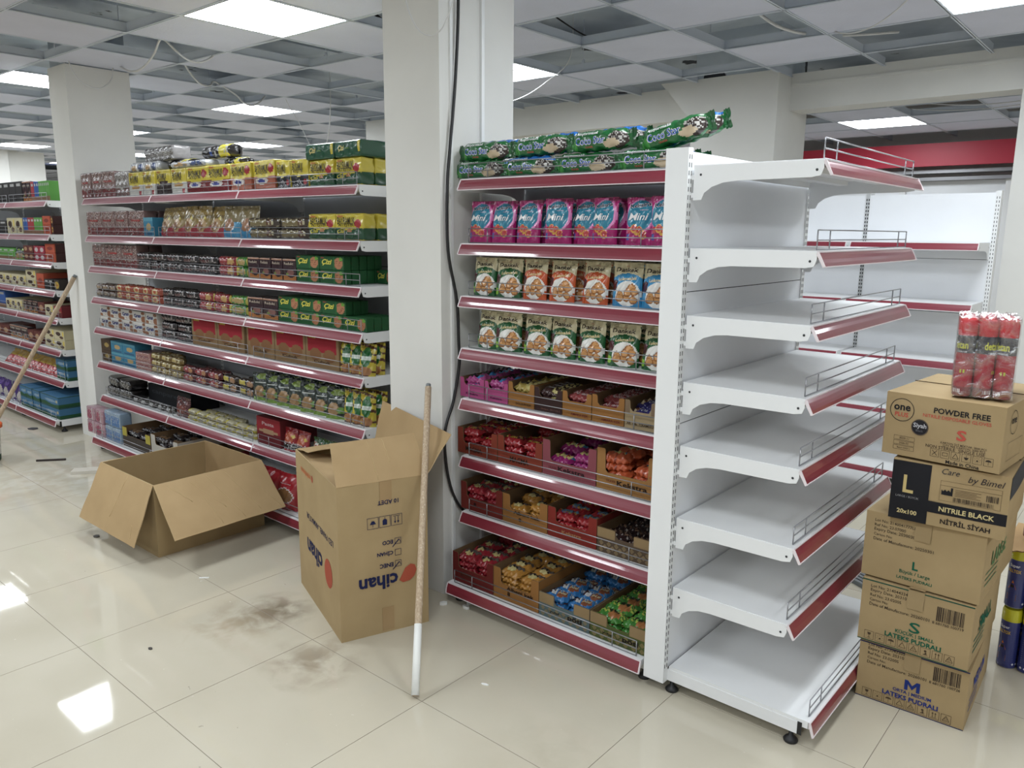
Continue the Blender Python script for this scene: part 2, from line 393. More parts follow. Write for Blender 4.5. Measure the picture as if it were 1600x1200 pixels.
force_tile = {(1, 4), (-19, 4), (0, -1+1)}; force_open = {(-1, 3), (5, 5), (-1, 5), (0, 2+99)}
n = 0
for i in range(I0, I1):
    for j in range(J0, 12):
        y = GY+T*(j+.5); x = GX+T*(i+.5)
        if (i, j) in lights or (y > 3.4 and x > -5.9): continue
        if ((i+j) % 2 == 0 or (i, j) in force_tile) and (i, j) not in force_open and not (j == 5 and i >= 1):
            if -5.6 < x < -4.9 and -.1 < y < .8: continue
            if -1.9 < x < -.9 and -.1 < y < .6: continue
            n += 1; link('ceiling_tile', ct, (x, y, cz(x)), (0, 0, PI/2*(n % 4)), ceiling)
mb = MB()
for (x0, x1, y0, y1) in ((GX+T*I0, 6, -8, GY+T*J0), (GX+T*I1, 6, GY+T*J0, 3.7), (-22, GX+T*I0, -8, 7.4)):
    nx, ny = int((x1-x0)/T)+1, int((y1-y0)/T)+1
    for i in range(nx):
        for j in range(ny):
            X, Y = x0+T*(i+.5), y0+T*(j+.5)
            if any(abs(GX+T*(a+.5)-X) < T*.9 and abs(GY+T*(b+.5)-Y) < T*.9 for a, b in lights): continue
            q = .3; mb.poly([(X-q, Y-q, CZ), (X-q, Y+q, CZ), (X+q, Y+q, CZ), (X+q, Y-q, CZ)])
link('outlying_tiles', mb.mesh('outlying_tiles', M_TILE), parent=ceiling, kind='stuff')
# lower ceiling behind the beam
BZ, BX, BY = 2.655, -1.46, 5.5
for j in range(-2, 3): runner(-5.0, BY+T*j, 3.3, BY+T*j, BZ, BZ)
for i in range(-5, 8): runner(BX+T*i, 3.95, BX+T*i, 7.35, BZ, BZ)
for i in range(-5, 7):
    for j in range(-2, 2):
        if (i, j) == (0, 0): ceiling_light(BX+T*.5, BY+T*.5, BZ, 'light panel behind the ceiling beam, above the red wall fascia'); continue
        if (i+j) % 2 == 1 or j == 1: link('ceiling_tile', ct, (BX+T*(i+.5), BY+T*(j+.5), BZ), parent=ceiling)
ceiling_light(BX+T*5.5, BY-T*.5, BZ, 'square light panel outside the picture', 'light panels outside the picture')
m = MB(); m.tube([(0, 0, .05), (0, 0, .36)], .0025, n=5); m.box(-.012, .012, -.004, .004, .03, .08)
HR = m.mesh('hanger_rod', M_GRID)
for i in range(I0, I1+1, 2):
    for j in range(J0, 6 if i > -4 else 12, 2): link('hanger_rod', HR, (GX+T*i+(.2 if (i+j) % 4 else -.1), GY+T*j, cz(GX+T*i)), parent=ceiling)
# hanging cables
def cable(pts, r, mat, label, name='cable', cat='cable'):
    # catmull-rom
    P = [Vector(p) for p in pts]; out = []
    for i in range(len(P)-1):
        p0, p1, p2, p3 = P[max(i-1, 0)], P[i], P[i+1], P[min(i+2, len(P)-1)]
        for k in range(6):
            t = k/6; out.append(.5*((2*p1)+(p2-p0)*t+(2*p0-5*p1+4*p2-p3)*t*t+(3*p1-p0-3*p2+p3)*t**3))
    out.append(P[-1]); m = MB(); m.tube(out, r, n=6)
    return link(name, m.mesh(name, mat), label=label, cat=cat)
cable([(-1.13, .10, 3.0), (-1.13, .104, 2.531), (-1.13, .083, 2.212), (-1.13, .051, 1.959), (-1.13, .034, 1.806), (-1.13, .035, 1.546), (-1.13, .085, 1.335), (-1.13, .096, 1.157), (-1.13, .098, 1.05), (-1.13, .063, .899), (-1.13, .01, .774), (-1.13, .012, .629), (-1.13, .048, .488), (-1.13, .116, .382), (-1.128, .2, .335), (-1.125, .32, .33), (-1.122, .44, .33)],
      .0065, M_BLACK, 'long black power cable hanging down the side of the central pillar', 'power_cable')
def sag(a, b, s): a, b = Vector(a), Vector(b); return [a.lerp(b, k/6)-Vector((0, 0, s*4*(k/6)*(1-k/6))) for k in range(7)]
cable([(-1.236, -.1, 2.775), (-1.226, -.1, 2.6), (-1.216, -.1, 2.503), (-1.178, -.1, 2.422), (-1.135, -.1, 2.375), (-1.082, -.1, 2.353), (-1.035, -.1, 2.36), (-1.002, -.1, 2.385), (-.96, -.1, 2.457), (-.93, -.1, 2.6), (-.92, -.1, 2.775)], .0026, M_WCABLE, 'thin white cable loop in front of the top of the central pillar')
cable([(-4.98, .102, 2.80), (-4.98, .13, 2.715), (-4.98, .18, 2.655), (-4.98, .278, 2.622), (-4.98, .35, 2.655), (-4.98, .40, 2.72), (-4.98, .412, 2.83)], .004, M_WCABLE, 'thin white cable looped over the top of the left pillar')
cable(sag((-4.9, .43, 2.79), (-3.97, .29, 2.82), .10)+sag((-3.95, .31, 2.82), (-3.95, .66, 2.80), .10)[1:], .007, M_WCABLE, 'thick white cable drooping between open ceiling cells right of left pillar')
cable(sag((-4.59, .76, 2.82), (-4.98, 1.22, 2.80), .08)+sag((-5.1, 1.41, 2.82), (-5.25, 1.85, 2.80), .12)[1:], .007, M_WCABLE, 'white cable sagging in the ceiling above the middle light panel')
cable([(-3.42, 2.25, 3.115)]+sag((-3.4, 2.25, 2.8), (-2.2, 2.3, 2.8), .24)+[(-2.18, 2.3, 3.115)], .003, M_WCABLE, 'long thin white cable loop left of the central pillar')
cable([(-5.2, 2.0, 3.115), (-5.2, 2.0, 2.85), (-5.25, 2.2, 2.6), (-5.2, 2.3, 2.36)], .003, M_WCABLE, 'left one of two thin white cables ending above the black bags')
cable([(-4.9, 2.3, 3.115), (-4.9, 2.3, 2.8), (-5.0, 2.35, 2.55), (-5.15, 2.4, 2.36)], .004, M_WCABLE, 'right one of two thin white cables ending above the black bags')
cable([(-.95, 2.0, 2.95), (-.7, 2.1, 2.83), (-.4, 2.0, 2.87), (-.1, 1.9, 2.86), (.2, 1.7, 2.93)], .005, M_BLACK, 'black cable in the open ceiling right of the central pillar')
cable([(-2.05, 1.9, 2.98), (-1.9, 2.1, 2.86), (-1.7, 2.1, 2.86), (-1.5, 2.3, 2.92)], .005, M_BLACK, 'black cable in the second open ceiling cell right of central pillar')
cable(sag((-.55, 2.6, 2.80), (.05, 2.1, 2.80), .09), .004, M_WCABLE, 'thin white cable hanging before the back pillar')
cable([(-.9, 2.1, 2.95), (-.75, 2.35, 2.8), (-.6, 2.75, 2.8), (-.3, 3.1, 2.84)], .009, M_WCABLE, 'thick white cable lying across the ceiling grid before the beam')
cable(sag((-.6, 4.9, 2.68), (.6, 4.9, 2.70), .07), .004, M_WCABLE, 'upper white cable sagging behind the ceiling beam')
cable(sag((-.7, 5.1, 2.66), (.6, 5.0, 2.68), .06), .004, M_WCABLE, 'lower white cable sagging behind the ceiling beam')
cable([(-2.9, 1.1, 3.0), (-2.85, 1.25, 2.9), (-2.8, 1.35, 2.83)], .01, M_BLACK, 'short black cable in the open cell below the largest light panel')
# pillar conduit and sockets
mb = MB(); mb.box(-1.149, -1.137, .250, .268, 0.1, 3.05); mb.box(-1.1489, -1.1455, .274, .277, 2.1, 2.9, mat=1); mb.box(-1.149, -1.140, .066, .080, 0.05, 3.05)
link('conduit', mb.mesh('conduit', [M_WHITE, M_SLOT]), label='white cable trunking strips up the side of the central pillar', cat='trunking')
for z, t in ((1.0, 'upper'), (.765, 'lower')):
    s = link('power_socket', None, (-1.1375, .31, z), (0, 0, PI/2), label='%s white power socket on the pillar side behind the cartons' % t, cat='socket')
    m = MB(); m.box(-.038, .038, -.0115, .0115, -.038, .038); link('socket_plate', m.mesh('socket_plate', M_WHITE), parent=s)
    m = MB(); n_ = 18
    m.raw([(.026*math.cos(2*PI*k/n_), -.0150, .026*math.sin(2*PI*k/n_)) for k in range(n_)]+[(.026*math.cos(2*PI*k/n_), -.0112, .026*math.sin(2*PI*k/n_)) for k in range(n_)],
          [tuple(range(n_))]+[(k, (k+1) % n_, n_+(k+1) % n_, n_+k) for k in range(n_)], (220, 220, 220))
    for x in (-.009, .009): m.box(x-.003, x+.003, -.0156, -.0148, -.003, .003, mat=1)
    link('socket_insert', m.mesh('socket_insert', [M_WHITE, M_SLOT]), parent=s)

# ================================================================ SHELVING
ZS = [1.8316, 1.5732, 1.3566, 1.1351, .9156, .6592, .4035, .0997]
_um = {}
def unit_meshes(w, d, db, zs, top):
    k = (round(w, 3), d, db, top)
    if k in _um: return _um[k]
    R = {}
    def pan(d):
        m = MB(); m.box(0.003, w-.003, -d, -.004, -.003, 0); m.box(0.003, w-.003, -d, -d+.002, -.024, -.003); m.box(0.003, w-.003, -.006, -.004, -.024, -.003)
        for f in (.35, .7): m.box(.02, w-.02, -d*f-.02, -d*f+.02, -.02, -.003)
        for x in (0.002, w-.004): m.box(x, x+.002, -d+.004, -.004, -.024, .0005)
        return m.mesh('shelf_panel', M_METAL)
    R['pan'] = pan(d); R['pan_b'] = pan(db)
    prof = [(-d-.001, -.002), (-d-.001, -.026), (-d+.006, -.045), (-d+.03, -.05), (-.15, -.052)]
    prof += [(-.15+.115*math.sin(a), -.052-.055*(1-math.cos(a))) for a in (PI/8, PI/4, 3*PI/8, PI/2)] + [(-.006, -.108), (-.006, -.002)]
    for nm, x in (('br0', 0.0), ('br1', w-.002)):
        m = MB(); m.prism(prof, x, x+.002); m.box(x-.001, x+.003, -.006, .012, -.045, -.03); m.box(x-.001, x+.003, -.006, .012, -.1, -.085)
        s_ = -1 if x == 0 else 1
        cx = x+(0 if x == 0 else .002)
        for yy, zz in ((-d+.018, -.03), (-.03, -.03)):
            m.raw([(cx+s_*.0012, yy+.004*math.cos(a*PI/4), zz+.004*math.sin(a*PI/4)) for a in range(8)], [tuple(range(8))], (60, 60, 60), 1)
        R[nm] = m.mesh('bracket', [M_METAL, M_SLOT])
    def rail(d, drop, out):
        m = MB(); y0, y1 = -d-.002, -d-.002-out; z0, z1 = -.004, -.004-drop
        n = 4; pr_ = []
        for i in range(n+1):
            t = i/n; pr_.append((y0+(y1-y0)*t-.003*math.sin(PI*t), z0+(z1-z0)*t))
        back = [(y+.003, z-.001) for y, z in pr_][::-1]
        m.prism(pr_+back, .004, w-.004)
        m.box(.002, w-.002, y0-.002, y0+.004, z0-.001, z0+.003, mat=1)
        m.box(.004, w-.004, y1-.002, y1+.003, z1-.003, z1, mat=1)
        e = [(y0-.003, z0+.003), (y1-.004, z1), (y1+.002, z1-.004), (y0+.004, z0-.004)]
        m.prism(e, 0.0, .004, mat=1); m.prism(e, w-.004, w, mat=1)
        return m.mesh('price_rail', [M_RED, M_EDGE])
    R['rail'] = rail(d, .040, .021); R['rail_b'] = rail(db, .042, .012)
    def fence(d):
        m = MB(); y = -d+.012; x0, x1 = .03, w-.03
        for z in (.003, .031, .060):
            m.tube([(x0, y, z), (x1, y, z)], .002)
        for x in (x0, x0+.105, x1-.105, x1): m.tube([(x, y, .003), (x, y, .060)], .002)
        return m.mesh('wire_fence', M_CHROME)
    R['fence'] = fence(d); R['fence_b'] = fence(db)
    m = MB(); m.box(-.015, .015, 0, .08, .044, top); R['post'] = m.mesh('upright_post', M_METAL)
    m = MB(); z = .10
    while z < top-.03:
        for x in (-.007, .007): m.box(x-.0018, x+.0018, -.0006, .0008, z, z+.014)
        z += .025
    R['slots'] = m.mesh('post_slots', M_SLOT)
    m = MB(); m.box(.0, w, -db+.035, -.0, .046, .088); R['base'] = m.mesh('base_frame', M_METAL)
    m = MB()
    for x in (-.001, w-.002): m.box(x, x+.003, -db+.022, -db+.036, .046, .09)
    R['cap'] = m.mesh('base_end_cap', M_BLACK)
    m = MB(); m.lathe([(.022, 0), (.024, .006), (.018, .014), (.008, .02), (.006, .05)], 14); R['foot'] = m.mesh('foot', M_BLACK)
    _um[k] = R
    return R
def shelving_unit(loc, rz, w, label, group=None, d=.41, db=.505, zs=ZS, top=1.885, fences=True, seams=(.56, .99, 1.432), left_post=True, right_post=True, panel=None):
    R = unit_meshes(w, d, db, zs, top)
    t = link('shelving_unit', None, loc, (0, 0, rz), label=label, cat='shelving unit', group=group)
    zz = [.09]+list(seams)+[top-.01]
    for a, b in zip(zz, zz[1:]):
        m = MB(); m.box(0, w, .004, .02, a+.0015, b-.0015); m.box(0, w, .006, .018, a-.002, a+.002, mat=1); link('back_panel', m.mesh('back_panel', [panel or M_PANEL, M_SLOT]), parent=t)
    for x, on in ((-.015, left_post), (w+.015, right_post)):
        if on:
            p = link('upright_post', R['post'], (x, 0, 0), parent=t)
            link('post_slots', R['slots'], parent=p, kind='stuff')
    for i, z in enumerate(zs):
        base = i == len(zs)-1
        s = link('shelf_panel', R['pan_b' if base else 'pan'], (0, 0, z), parent=t)
        link('price_rail', R['rail_b' if base else 'rail'], parent=s)
        if fences: link('wire_fence', R['fence_b' if base else 'fence'], parent=s)
        if not base: link('bracket', R['br0'], parent=s); link('bracket', R['br1'], parent=s)
    link('base_frame', R['base'], parent=t); link('base_end_cap', R['cap'], parent=t)
    for x in (.02, w-.02):
        for y in (-.01, -db+.06): link('foot', R['foot'], (x, y, 0), parent=t)
    return t
YB = .474
G1 = shelving_unit((-1.08, YB, 0), 0, .99, 'stocked gondola bay with red price rails just right of central pillar', right_post=False, panel=M_PANEL_SHADE)
G2W = 1.0274
for k, nm in enumerate(('left bay of the long stocked run, next to the left pillar', 'middle bay of the long stocked run behind the open carton', 'right bay of the long stocked run, ending at the central pillar')):
    shelving_unit((-4.8178+G2W*k, YB, 0), 0, G2W-.002, nm, 'bays of the long stocked run', right_post=(k == 2), panel=M_PANEL_SHADE)
for k in range(4):
    shelving_unit((-5.523-.89*(k+1), YB, 0), 0, .888, ('far left stocked bay beside the left pillar', 'second stocked bay left of the left pillar', 'third stocked bay left of the left pillar', 'fourth stocked bay left of the left pillar')[k], 'bays of the far left run', right_post=(k == 0), panel=M_PANEL_SHADE)
shelving_unit((0, 0, 0), PI/2, 1.003, 'empty white end unit facing right, with seven shelves above its base')
ZB = [1.578, 1.204, .84, .49, .10]
for k in range(2):
    shelving_unit((-1.27+.777*k, 3.50, 0), 0, .75, ('left bay of the empty white shelving behind the end unit', 'right bay of the empty white shelving behind the end unit')[k], 'empty bays in the background', d=.33, db=.42, zs=ZB, top=1.90, fences=False, seams=(.4, .78, 1.12, 1.47))
# wall shelving with red canopy
t = link('wall_canopy_unit', None, (0, 7.2, 0), label='white wall shelving frame under a long red canopy fascia at back right', cat='shelving unit')
m = MB(); m.box(-3.4, 1.6, .02, .1, 0.0, 2.19); link('back_panel', m.mesh('back_panel', M_PANEL), parent=t)
m = MB(); m.box(-3.4, 1.6, -.12, .1, 2.265, 2.30); m.box(-3.4, 1.6, -.10, -.06, 2.19, 2.225); link('metal_rail', m.mesh('metal_rail', M_CHROME), parent=t)
m = MB(); m.box(-3.4, 1.6, -.25, -.2, 2.33, 2.56); m.box(-3.4, 1.6, -.2, .1, 2.52, 2.56); link('canopy_fascia', m.mesh('canopy_fascia', M_REDW), parent=t)
for x in (-2.3, -1.25, -.25):
    m = MB(); m.box(x-.03, x+.03, -.05, .02, 0, 2.19); link('upright_post', m.mesh('upright_post', M_METAL), parent=t)
# ================================================================ GOODS
def rnd(seed): return random.Random(seed)
def paintfn(base, ops):
    def fn(u, v):
        c = base
        for o in ops:
            k = o[0]
            if k == 'r':
                if o[1] <= u <= o[2] and o[3] <= v <= o[4]: c = o[5]
            elif k == 'e':
                if ((u-o[1])/o[3])**2+((v-o[2])/o[4])**2 <= 1: c = o[5]
            elif k == 'w':      # wavy band edge: everything below
                if v <= o[1]+o[2]*math.sin(u*o[3]+o[4]): c = o[5]
            elif k == 'd':      # diagonal stripes
                if math.sin((u*o[1]+v*o[2])+1.2*math.sin(v*o[3])) > o[4]: c = o[5]
            elif k == 'k':      # speckle
                h = math.sin(u*917.3+v*531.7)*43758.5; h -= math.floor(h)
                if h < o[1] and o[3] <= v <= o[4]: c = o[2]
            elif k == 'c':      # chequer
                if (int(u*o[1])+int(v*o[2])) % 2 == 0 and o[4] <= v <= o[5]: c = o[3]
        return c
    return fn
def lin(n): return [i/n for i in range(n+1)]
def pouch(w, h, d, fn, texts, seed, base, nu=20, nv=26, lean=0):
    R = rnd(seed); ph = [R.uniform(0, 6) for _ in range(8)]
    def prof(v):
        if v < .25: return .62+.38*math.sin(v/.25*PI/2)
        if v > .92: return .03
        return max(.03, math.cos((v-.25)/.67*PI/2)**.75)
    def wid(u, v): return (u-.5)*w*(1-.05*math.sin(PI*min(1, v*1.1)))
    def y(u, v, s):
        t = d*(max(0, 1-abs(2*u-1)**2.6))**.55*prof(v)
        n = .0035*(math.sin(u*11+v*7+ph[0])*math.sin(v*13+ph[1])+.6*math.sin(u*23-v*17+ph[2]))*min(1, 6*u*(1-u))
        if v > .9: n += .0015*math.sin(u*40)+.004*math.sin(u*3+ph[4])
        return d/2-s*t/2+n+lean*(v*v)*h
    def F(u, v): return (wid(u, v), y(u, v, 1), h*v)
    def B(u, v): return (wid(u, v), y(u, v, -1), h*v)
    mb = MB(); us, vs = lin(nu), lin(nv)
    mb.grid(F, us, vs, fn); mb.grid(B, us[::2], vs[::3], base, flip=True)
    mb.grid(lambda u, t: tuple(a+(b-a)*t for a, b in zip(F(u, 0), B(u, 0))), us[::2], [0, 1], base, flip=True)
    kk = [0]
    def P(x, z):
        u, v = min(1, max(0, x)), min(1, max(0, z)); p = F(u, v); return (p[0], p[1]-.0013-.0007*kk[0], p[2])
    for kk[0], t in enumerate(texts): text(mb, t[0], P, t[1], t[2], t[3], t[4], hgt=t[5]*1.0, **(t[6] if len(t) > 6 else {}))
    return mb
def rbox(w, h, d, fn, texts, seed, base, r=.006, amp=0.0, nu=22, nv=22, top=None, tfn=None, side=False):
    R = rnd(seed); ph = [R.uniform(0, 6) for _ in range(4)]
    def rd(p):
        q = (min(max(p[0], -w/2+r), w/2-r), min(max(p[1], r), d-r), min(max(p[2], r), h-r))
        n = Vector((p[0]-q[0], p[1]-q[1], p[2]-q[2]))
        if n.length > 1e-9: n.normalize()
        k = r+amp*(math.sin(p[0]*90+ph[0])*math.sin(p[2]*80+ph[1])+.7*math.sin(p[1]*70+p[2]*110+ph[2]))
        return (q[0]+n.x*k, q[1]+n.y*k, q[2]+n.z*k)
    def par(L, n):
        e = min(.45, r/L); return sorted(set([0, e*.4, e]+[e+(1-2*e)*i/n for i in range(1, n)]+[1-e, 1-e*.4, 1]))
    mb = MB(); ux, uz, uy = par(w, nu), par(h, nv), par(d, 3)
    F = lambda u, v: rd((w*(u-.5), 0, h*v))
    mb.grid(F, ux, uz, fn)
    mb.grid(lambda u, v: rd((w*(u-.5), d, h*v)), par(w, 2), par(h, 2), base, flip=True)
    sf = (lambda u, v: fn(.03+.05*u, v)) if side else base; sz = par(h, nv if side else 3)
    mb.grid(lambda u, v: rd((-w/2, d*u, h*v)), uy, sz, sf, flip=True)
    mb.grid(lambda u, v: rd((w/2, d*u, h*v)), uy, sz, sf)
    mb.grid(lambda u, v: rd((w*(u-.5), d*v, h)), par(w, 3), uy, tfn or top or base)
    mb.grid(lambda u, v: rd((w*(u-.5), d*v, 0)), par(w, 1), par(d, 1), base, flip=True)
    def P(x, z): return (w*(x-.5), -.0012-amp, h*z)
    for t in texts: text(mb, t[0], P, t[1], t[2], t[3], t[4], hgt=t[5], **(t[6] if len(t) > 6 else {}))
    return mb
def flow(L, h, d, fn, texts, seed, base, ns=26, nt=20, up=False, p=2.4, fin=.1, wr=1.0):
    R = rnd(seed); ph = [R.uniform(0, 6) for _ in range(4)]
    def sc(s):
        e = min(s, 1-s)
        return 1 if e > fin*1.7 else (.06 if e < fin*.55 else .06+.94*math.sin((e-fin*.55)/(fin*1.15)*PI/2)**.8)
    def cr(s, th):
        c, s_ = math.cos(th), math.sin(th); k = sc(s)
        a = abs(c)**(2/p)*(1 if c > 0 else -1); b = abs(s_)**(2/p)*(1 if s_ > 0 else -1)
        if up: ky, kz = .75+.25*k, k
        else: ky, kz = k, .72+.28*k
        n = wr*(.0016*math.sin(s*34+th*3+ph[0])+.0012*math.sin(s*25-th*5+ph[1])+(.0016*math.sin(s*13+th*2+ph[2])*math.sin(s*29-th+ph[3]) if wr > 1 else 0))
        return (L*(s-.5), d/2+(d/2*ky+n)*a, h/2+(h/2*kz+n)*b)
    mb = MB()
    def cf(s, t):
        th = t*2*PI; c, s_ = math.cos(th), math.sin(th)
        if up: return fn(s, .5+.5*c) if s_ > -.2 else base
        return fn(s, .5+.5*s_) if c < .35 else (fn(s, 1.0) if s_ > .3 else base)
    mb.grid(lambda s, t: cr(s, t*2*PI), lin(ns), lin(nt), cf, flip=False)
    kk = [0]
    if up:
        def P(x, z):
            b = max(0, 1-abs(2*z-1)**p)**(1/p); return (L*(x-.5), d*z, h/2+h/2*sc(x)*b+.0022)
    else:
        def P(x, z):
            b = max(0, 1-abs(2*z-1)**p)**(1/p); return (L*(x-.5), d/2-d/2*sc(x)*b-.0022-.0006*kk[0], h*z)
    for kk[0], t in enumerate(texts): text(mb, t[0], P, t[1], t[2], t[3], t[4], hgt=t[5], **(t[6] if len(t) > 6 else {}))
    return mb

W_, K_ = (235, 235, 235), (25, 22, 28)
RED = (186, 30, 44)
def cookies(n, seed, c1, c2, u0, u1, v0, v1, r=.11):
    R = rnd(seed); o = []
    for _ in range(n):
        u, v = R.uniform(u0, u1), R.uniform(v0, v1); o += [('e', u, v, r, r*.75, c1), ('e', u+.01, v+.01, r*.78, r*.55, c2)]
    return o
# style: form, base colour, ops, texts, description, category, object name, group words, material
S = {}
def st(k, form, base, ops, texts, desc, cat, name, mat=None, **kw): S[k] = dict(form=form, base=base, fn=paintfn(base, ops), texts=texts, desc=desc, cat=cat, name=name, mat=mat or M_FILM, kw=kw)
MG = (172, 24, 108)
st('mini', 'pouch', MG, [('e', .5, .62, .5, .36, (226, 130, 190)), ('e', .48, .62, .44, .33, (40, 132, 160)), ('w', .28, .03, 7, 1, MG),
    ('e', .2, .33, .09, .07, (190, 40, 60))]+cookies(4, 3, (226, 168, 70), (190, 60, 60), .35, .85, .22, .38, .12)+[('r', .08, .2, .12, .25, (70, 90, 170))],
   [('Kekstra', .47, .845, .70, (226, 220, 230), .1, dict(rot=.08, bold=.045)), ('Kekstra', .47, .845, .66, (18, 22, 40), .085, dict(rot=.08, bold=.012)), ('Mini', .47, .60, .66, W_, .15, dict(bold=.012, shear=.2)), ('böğürtlen', .62, .74, .3, (230, 200, 220), .03, {})],
   'magenta and teal mini biscuit pouch', 'biscuit pouch', 'biscuit_pouch', nu=44, nv=56)
def dk(c, c2, extra):
    cr = (222, 212, 172)
    return [('r', 0, 1, .66, 1, cr), ('e', .55, .58, .5, .18, c), ('e', .6, .3, .4, .29, (228, 226, 220)), ('e', .13, .48, .13, .12, (70, 18, 30))]+cookies(9, 5, (150, 92, 40), (206, 148, 84), .36, .86, .12, .46, .12)+extra
for nm, c, c2, ds, ex in (('dgreen1', (30, 92, 48), (20, 60, 30), 'green and cream', [('e', .1, .16, .1, .09, (150, 200, 60))]), ('dorange', (196, 84, 34), (150, 60, 20), 'orange and cream', []), ('dblue', (50, 140, 190), (20, 70, 130), 'blue and cream', [])):
    st(nm, 'pouch', c, dk(c, c2, ex), [('Dankek', .5, .84, .74, (44, 24, 22), .1, dict(bold=.018)), ('Lokmalık', .57, .64, .62, (228, 206, 150), .075, dict(bold=.02, rot=.06)), ('ülker', .5, .925, .16, (170, 60, 60), .02, {})],
       ds+' cake pouch', 'cake pouch', 'cake_pouch', nu=44, nv=56)
GR = (28, 104, 52)
def coco(top):
    return [('r', 0, 1, .8, 1, top), ('e', .83, .42, .13, .4, (52, 40, 36)), ('k', .3, (190, 186, 180), .2, .8), ('r', 0, .7, 0, .8, GR), ('e', .74, .3, .12, .2, (200, 180, 150)), ('e', .12, .3, .08, .34, (60, 150, 60)), ('r', .97, 1, 0, 1, GR)]
for nm, top, ds in (('coco', GR, 'green coconut roll'), ('cocob', (28, 110, 196), 'blue-topped green coconut roll')):
    st(nm, 'flow', GR, coco(top), [('Coco Star', .42, .5, .48, W_, .40, dict(bold=.04)), ('Coco Star', .42, .5, .455, (30, 90, 190), .34, dict(bold=.008)), ('Atıştırmalık', .36, .85, .36, W_, .2, dict(bold=.02)), ('ÜLKER', .4, .2, .12, (200, 60, 60), .1, {})],
       ds, 'biscuit pack', 'biscuit_roll_pack', fin=.12, ns=70, nt=40)
# goods of the long run
PK = (152, 118, 114)
st('multi', 'rbox', PK, [('k', .3, (196, 178, 172), 0, 1), ('w', .3, .03, 9, 0, (140, 62, 66)), ('k', .14, (214, 202, 196), 0, 1), ('k', .08, (96, 66, 66), 0, 1)], [('ÜLKER', .5, .62, .6, (222, 60, 66), .014, dict(bold=.03))], 'pink silver shrink-wrapped multipack', 'biscuit multipack', 'biscuit_multipack', r=.008, amp=.0015)
st('silver', 'rbox', (168, 160, 156), [('k', .4, (215, 210, 206), 0, 1), ('w', .3, .05, 9, 0, (150, 110, 108)), ('k', .2, (110, 100, 98), 0, 1)], [], 'clear silver shrink-wrapped multipack', 'biscuit multipack', 'biscuit_multipack', r=.01, amp=.002)
YL = (216, 196, 40)
def ybon(low, desc, ex=[]):
    return 'rbox', YL, [('w', .42, .04, 8, 1, low)]+ex, [('BAYRAMLIK', .42, .74, .62, (60, 50, 20), .034, {}), ('ATIŞTIR', .42, .57, .56, (70, 56, 24), .018, {}), ('ülker', .22, .92, .22, RED, .012, {})], desc, 'biscuit multipack', 'biscuit_multipack'
HE = [('e', .84, .72, .12, .16, (160, 28, 40))]
st('yw', *ybon((222, 220, 214), 'yellow and white biscuit multipack', [('e', .5, .36, .3, .08, (196, 150, 90)), ('e', .8, .12, .1, .1, (176, 50, 60))]), r=.006, amp=.001, side=True)
st('yd', *ybon((46, 26, 26), 'yellow and black biscuit multipack', [('r', .25, .8, .38, .55, (60, 32, 34))]), r=.006, amp=.001, side=True)
st('yr', *ybon((122, 26, 36), 'yellow and red biscuit multipack', HE+[('e', .4, .3, .3, .1, (220, 214, 210)), ('e', .38, .3, .18, .06, (60, 70, 150))]), r=.006, amp=.001, side=True)
st('yo', *ybon((176, 96, 72), 'yellow and copper biscuit multipack', HE+[('e', .4, .3, .3, .12, (220, 214, 210)), ('e', .38, .3, .18, .06, (60, 70, 150))]), r=.006, amp=.001, side=True)
st('yk', *ybon((26, 30, 42), 'yellow and navy biscuit multipack', [('k', .12, (210, 210, 215), 0, .3), ('e', .8, .2, .1, .1, (170, 40, 50))]), r=.008, amp=.002)
st('yg', *ybon((26, 82, 52), 'yellow and green biscuit multipack', [('e', .82, .62, .12, .16, (176, 34, 46)), ('e', .5, .38, .1, .07, (190, 130, 80))]), r=.012, amp=.003, side=True)
S['yg']['texts'] = S['yg']['texts']+[('Çizi', .25, .33, .3, YL, .02, dict(shear=.3, bold=.02))]
st('silverb', 'rbox', (158, 154, 154), [('k', .45, (226, 226, 228), 0, 1), ('k', .2, (96, 92, 92), 0, 1)], [], 'crumpled silver foil bundle', 'foil pack', 'foil_pack', r=.018, amp=.004)
st('whiteb', 'rbox', (206, 208, 212), [('e', .3, .4, .2, .3, (190, 150, 90)), ('e', .75, .4, .15, .5, (40, 70, 130)), ('k', .15, (120, 128, 140), 0, 1)], [], 'white and blue snack bag lying down', 'snack bag', 'snack_bag', r=.02, amp=.003)
st('blackb', 'flow', (36, 32, 34), [('r', .62, .9, .1, 1, (232, 220, 30)), ('k', .12, (190, 190, 195), 0, .8), ('e', .38, .4, .05, .16, (30, 80, 170)), ('r', .9, 1, 0, 1, (36, 32, 34))], [], 'black snack bag with yellow patch', 'snack bag', 'snack_bag', fin=.08)
st('cizb', 'rbox', (22, 84, 58), [('r', .9, .985, .3, 1, (214, 194, 50))], [('Çizi', .3, .55, .22, (222, 206, 120), .03, dict(shear=.3, bold=.03)), ('klasik', .52, .55, .14, (150, 190, 60), .005, {})], 'flat dark green cracker multipack', 'cracker multipack', 'cracker_multipack', r=.014, amp=.002)
st('teal', 'rbox', (50, 140, 176), [('e', .55, .5, .25, .2, (200, 170, 110)), ('r', 0, 1, .8, 1, (90, 170, 196)), ('r', .1, .9, .05, .2, (40, 96, 140))], [], 'blue biscuit carton', 'biscuit carton', 'biscuit_carton', mat=M_CARTON, r=.002)
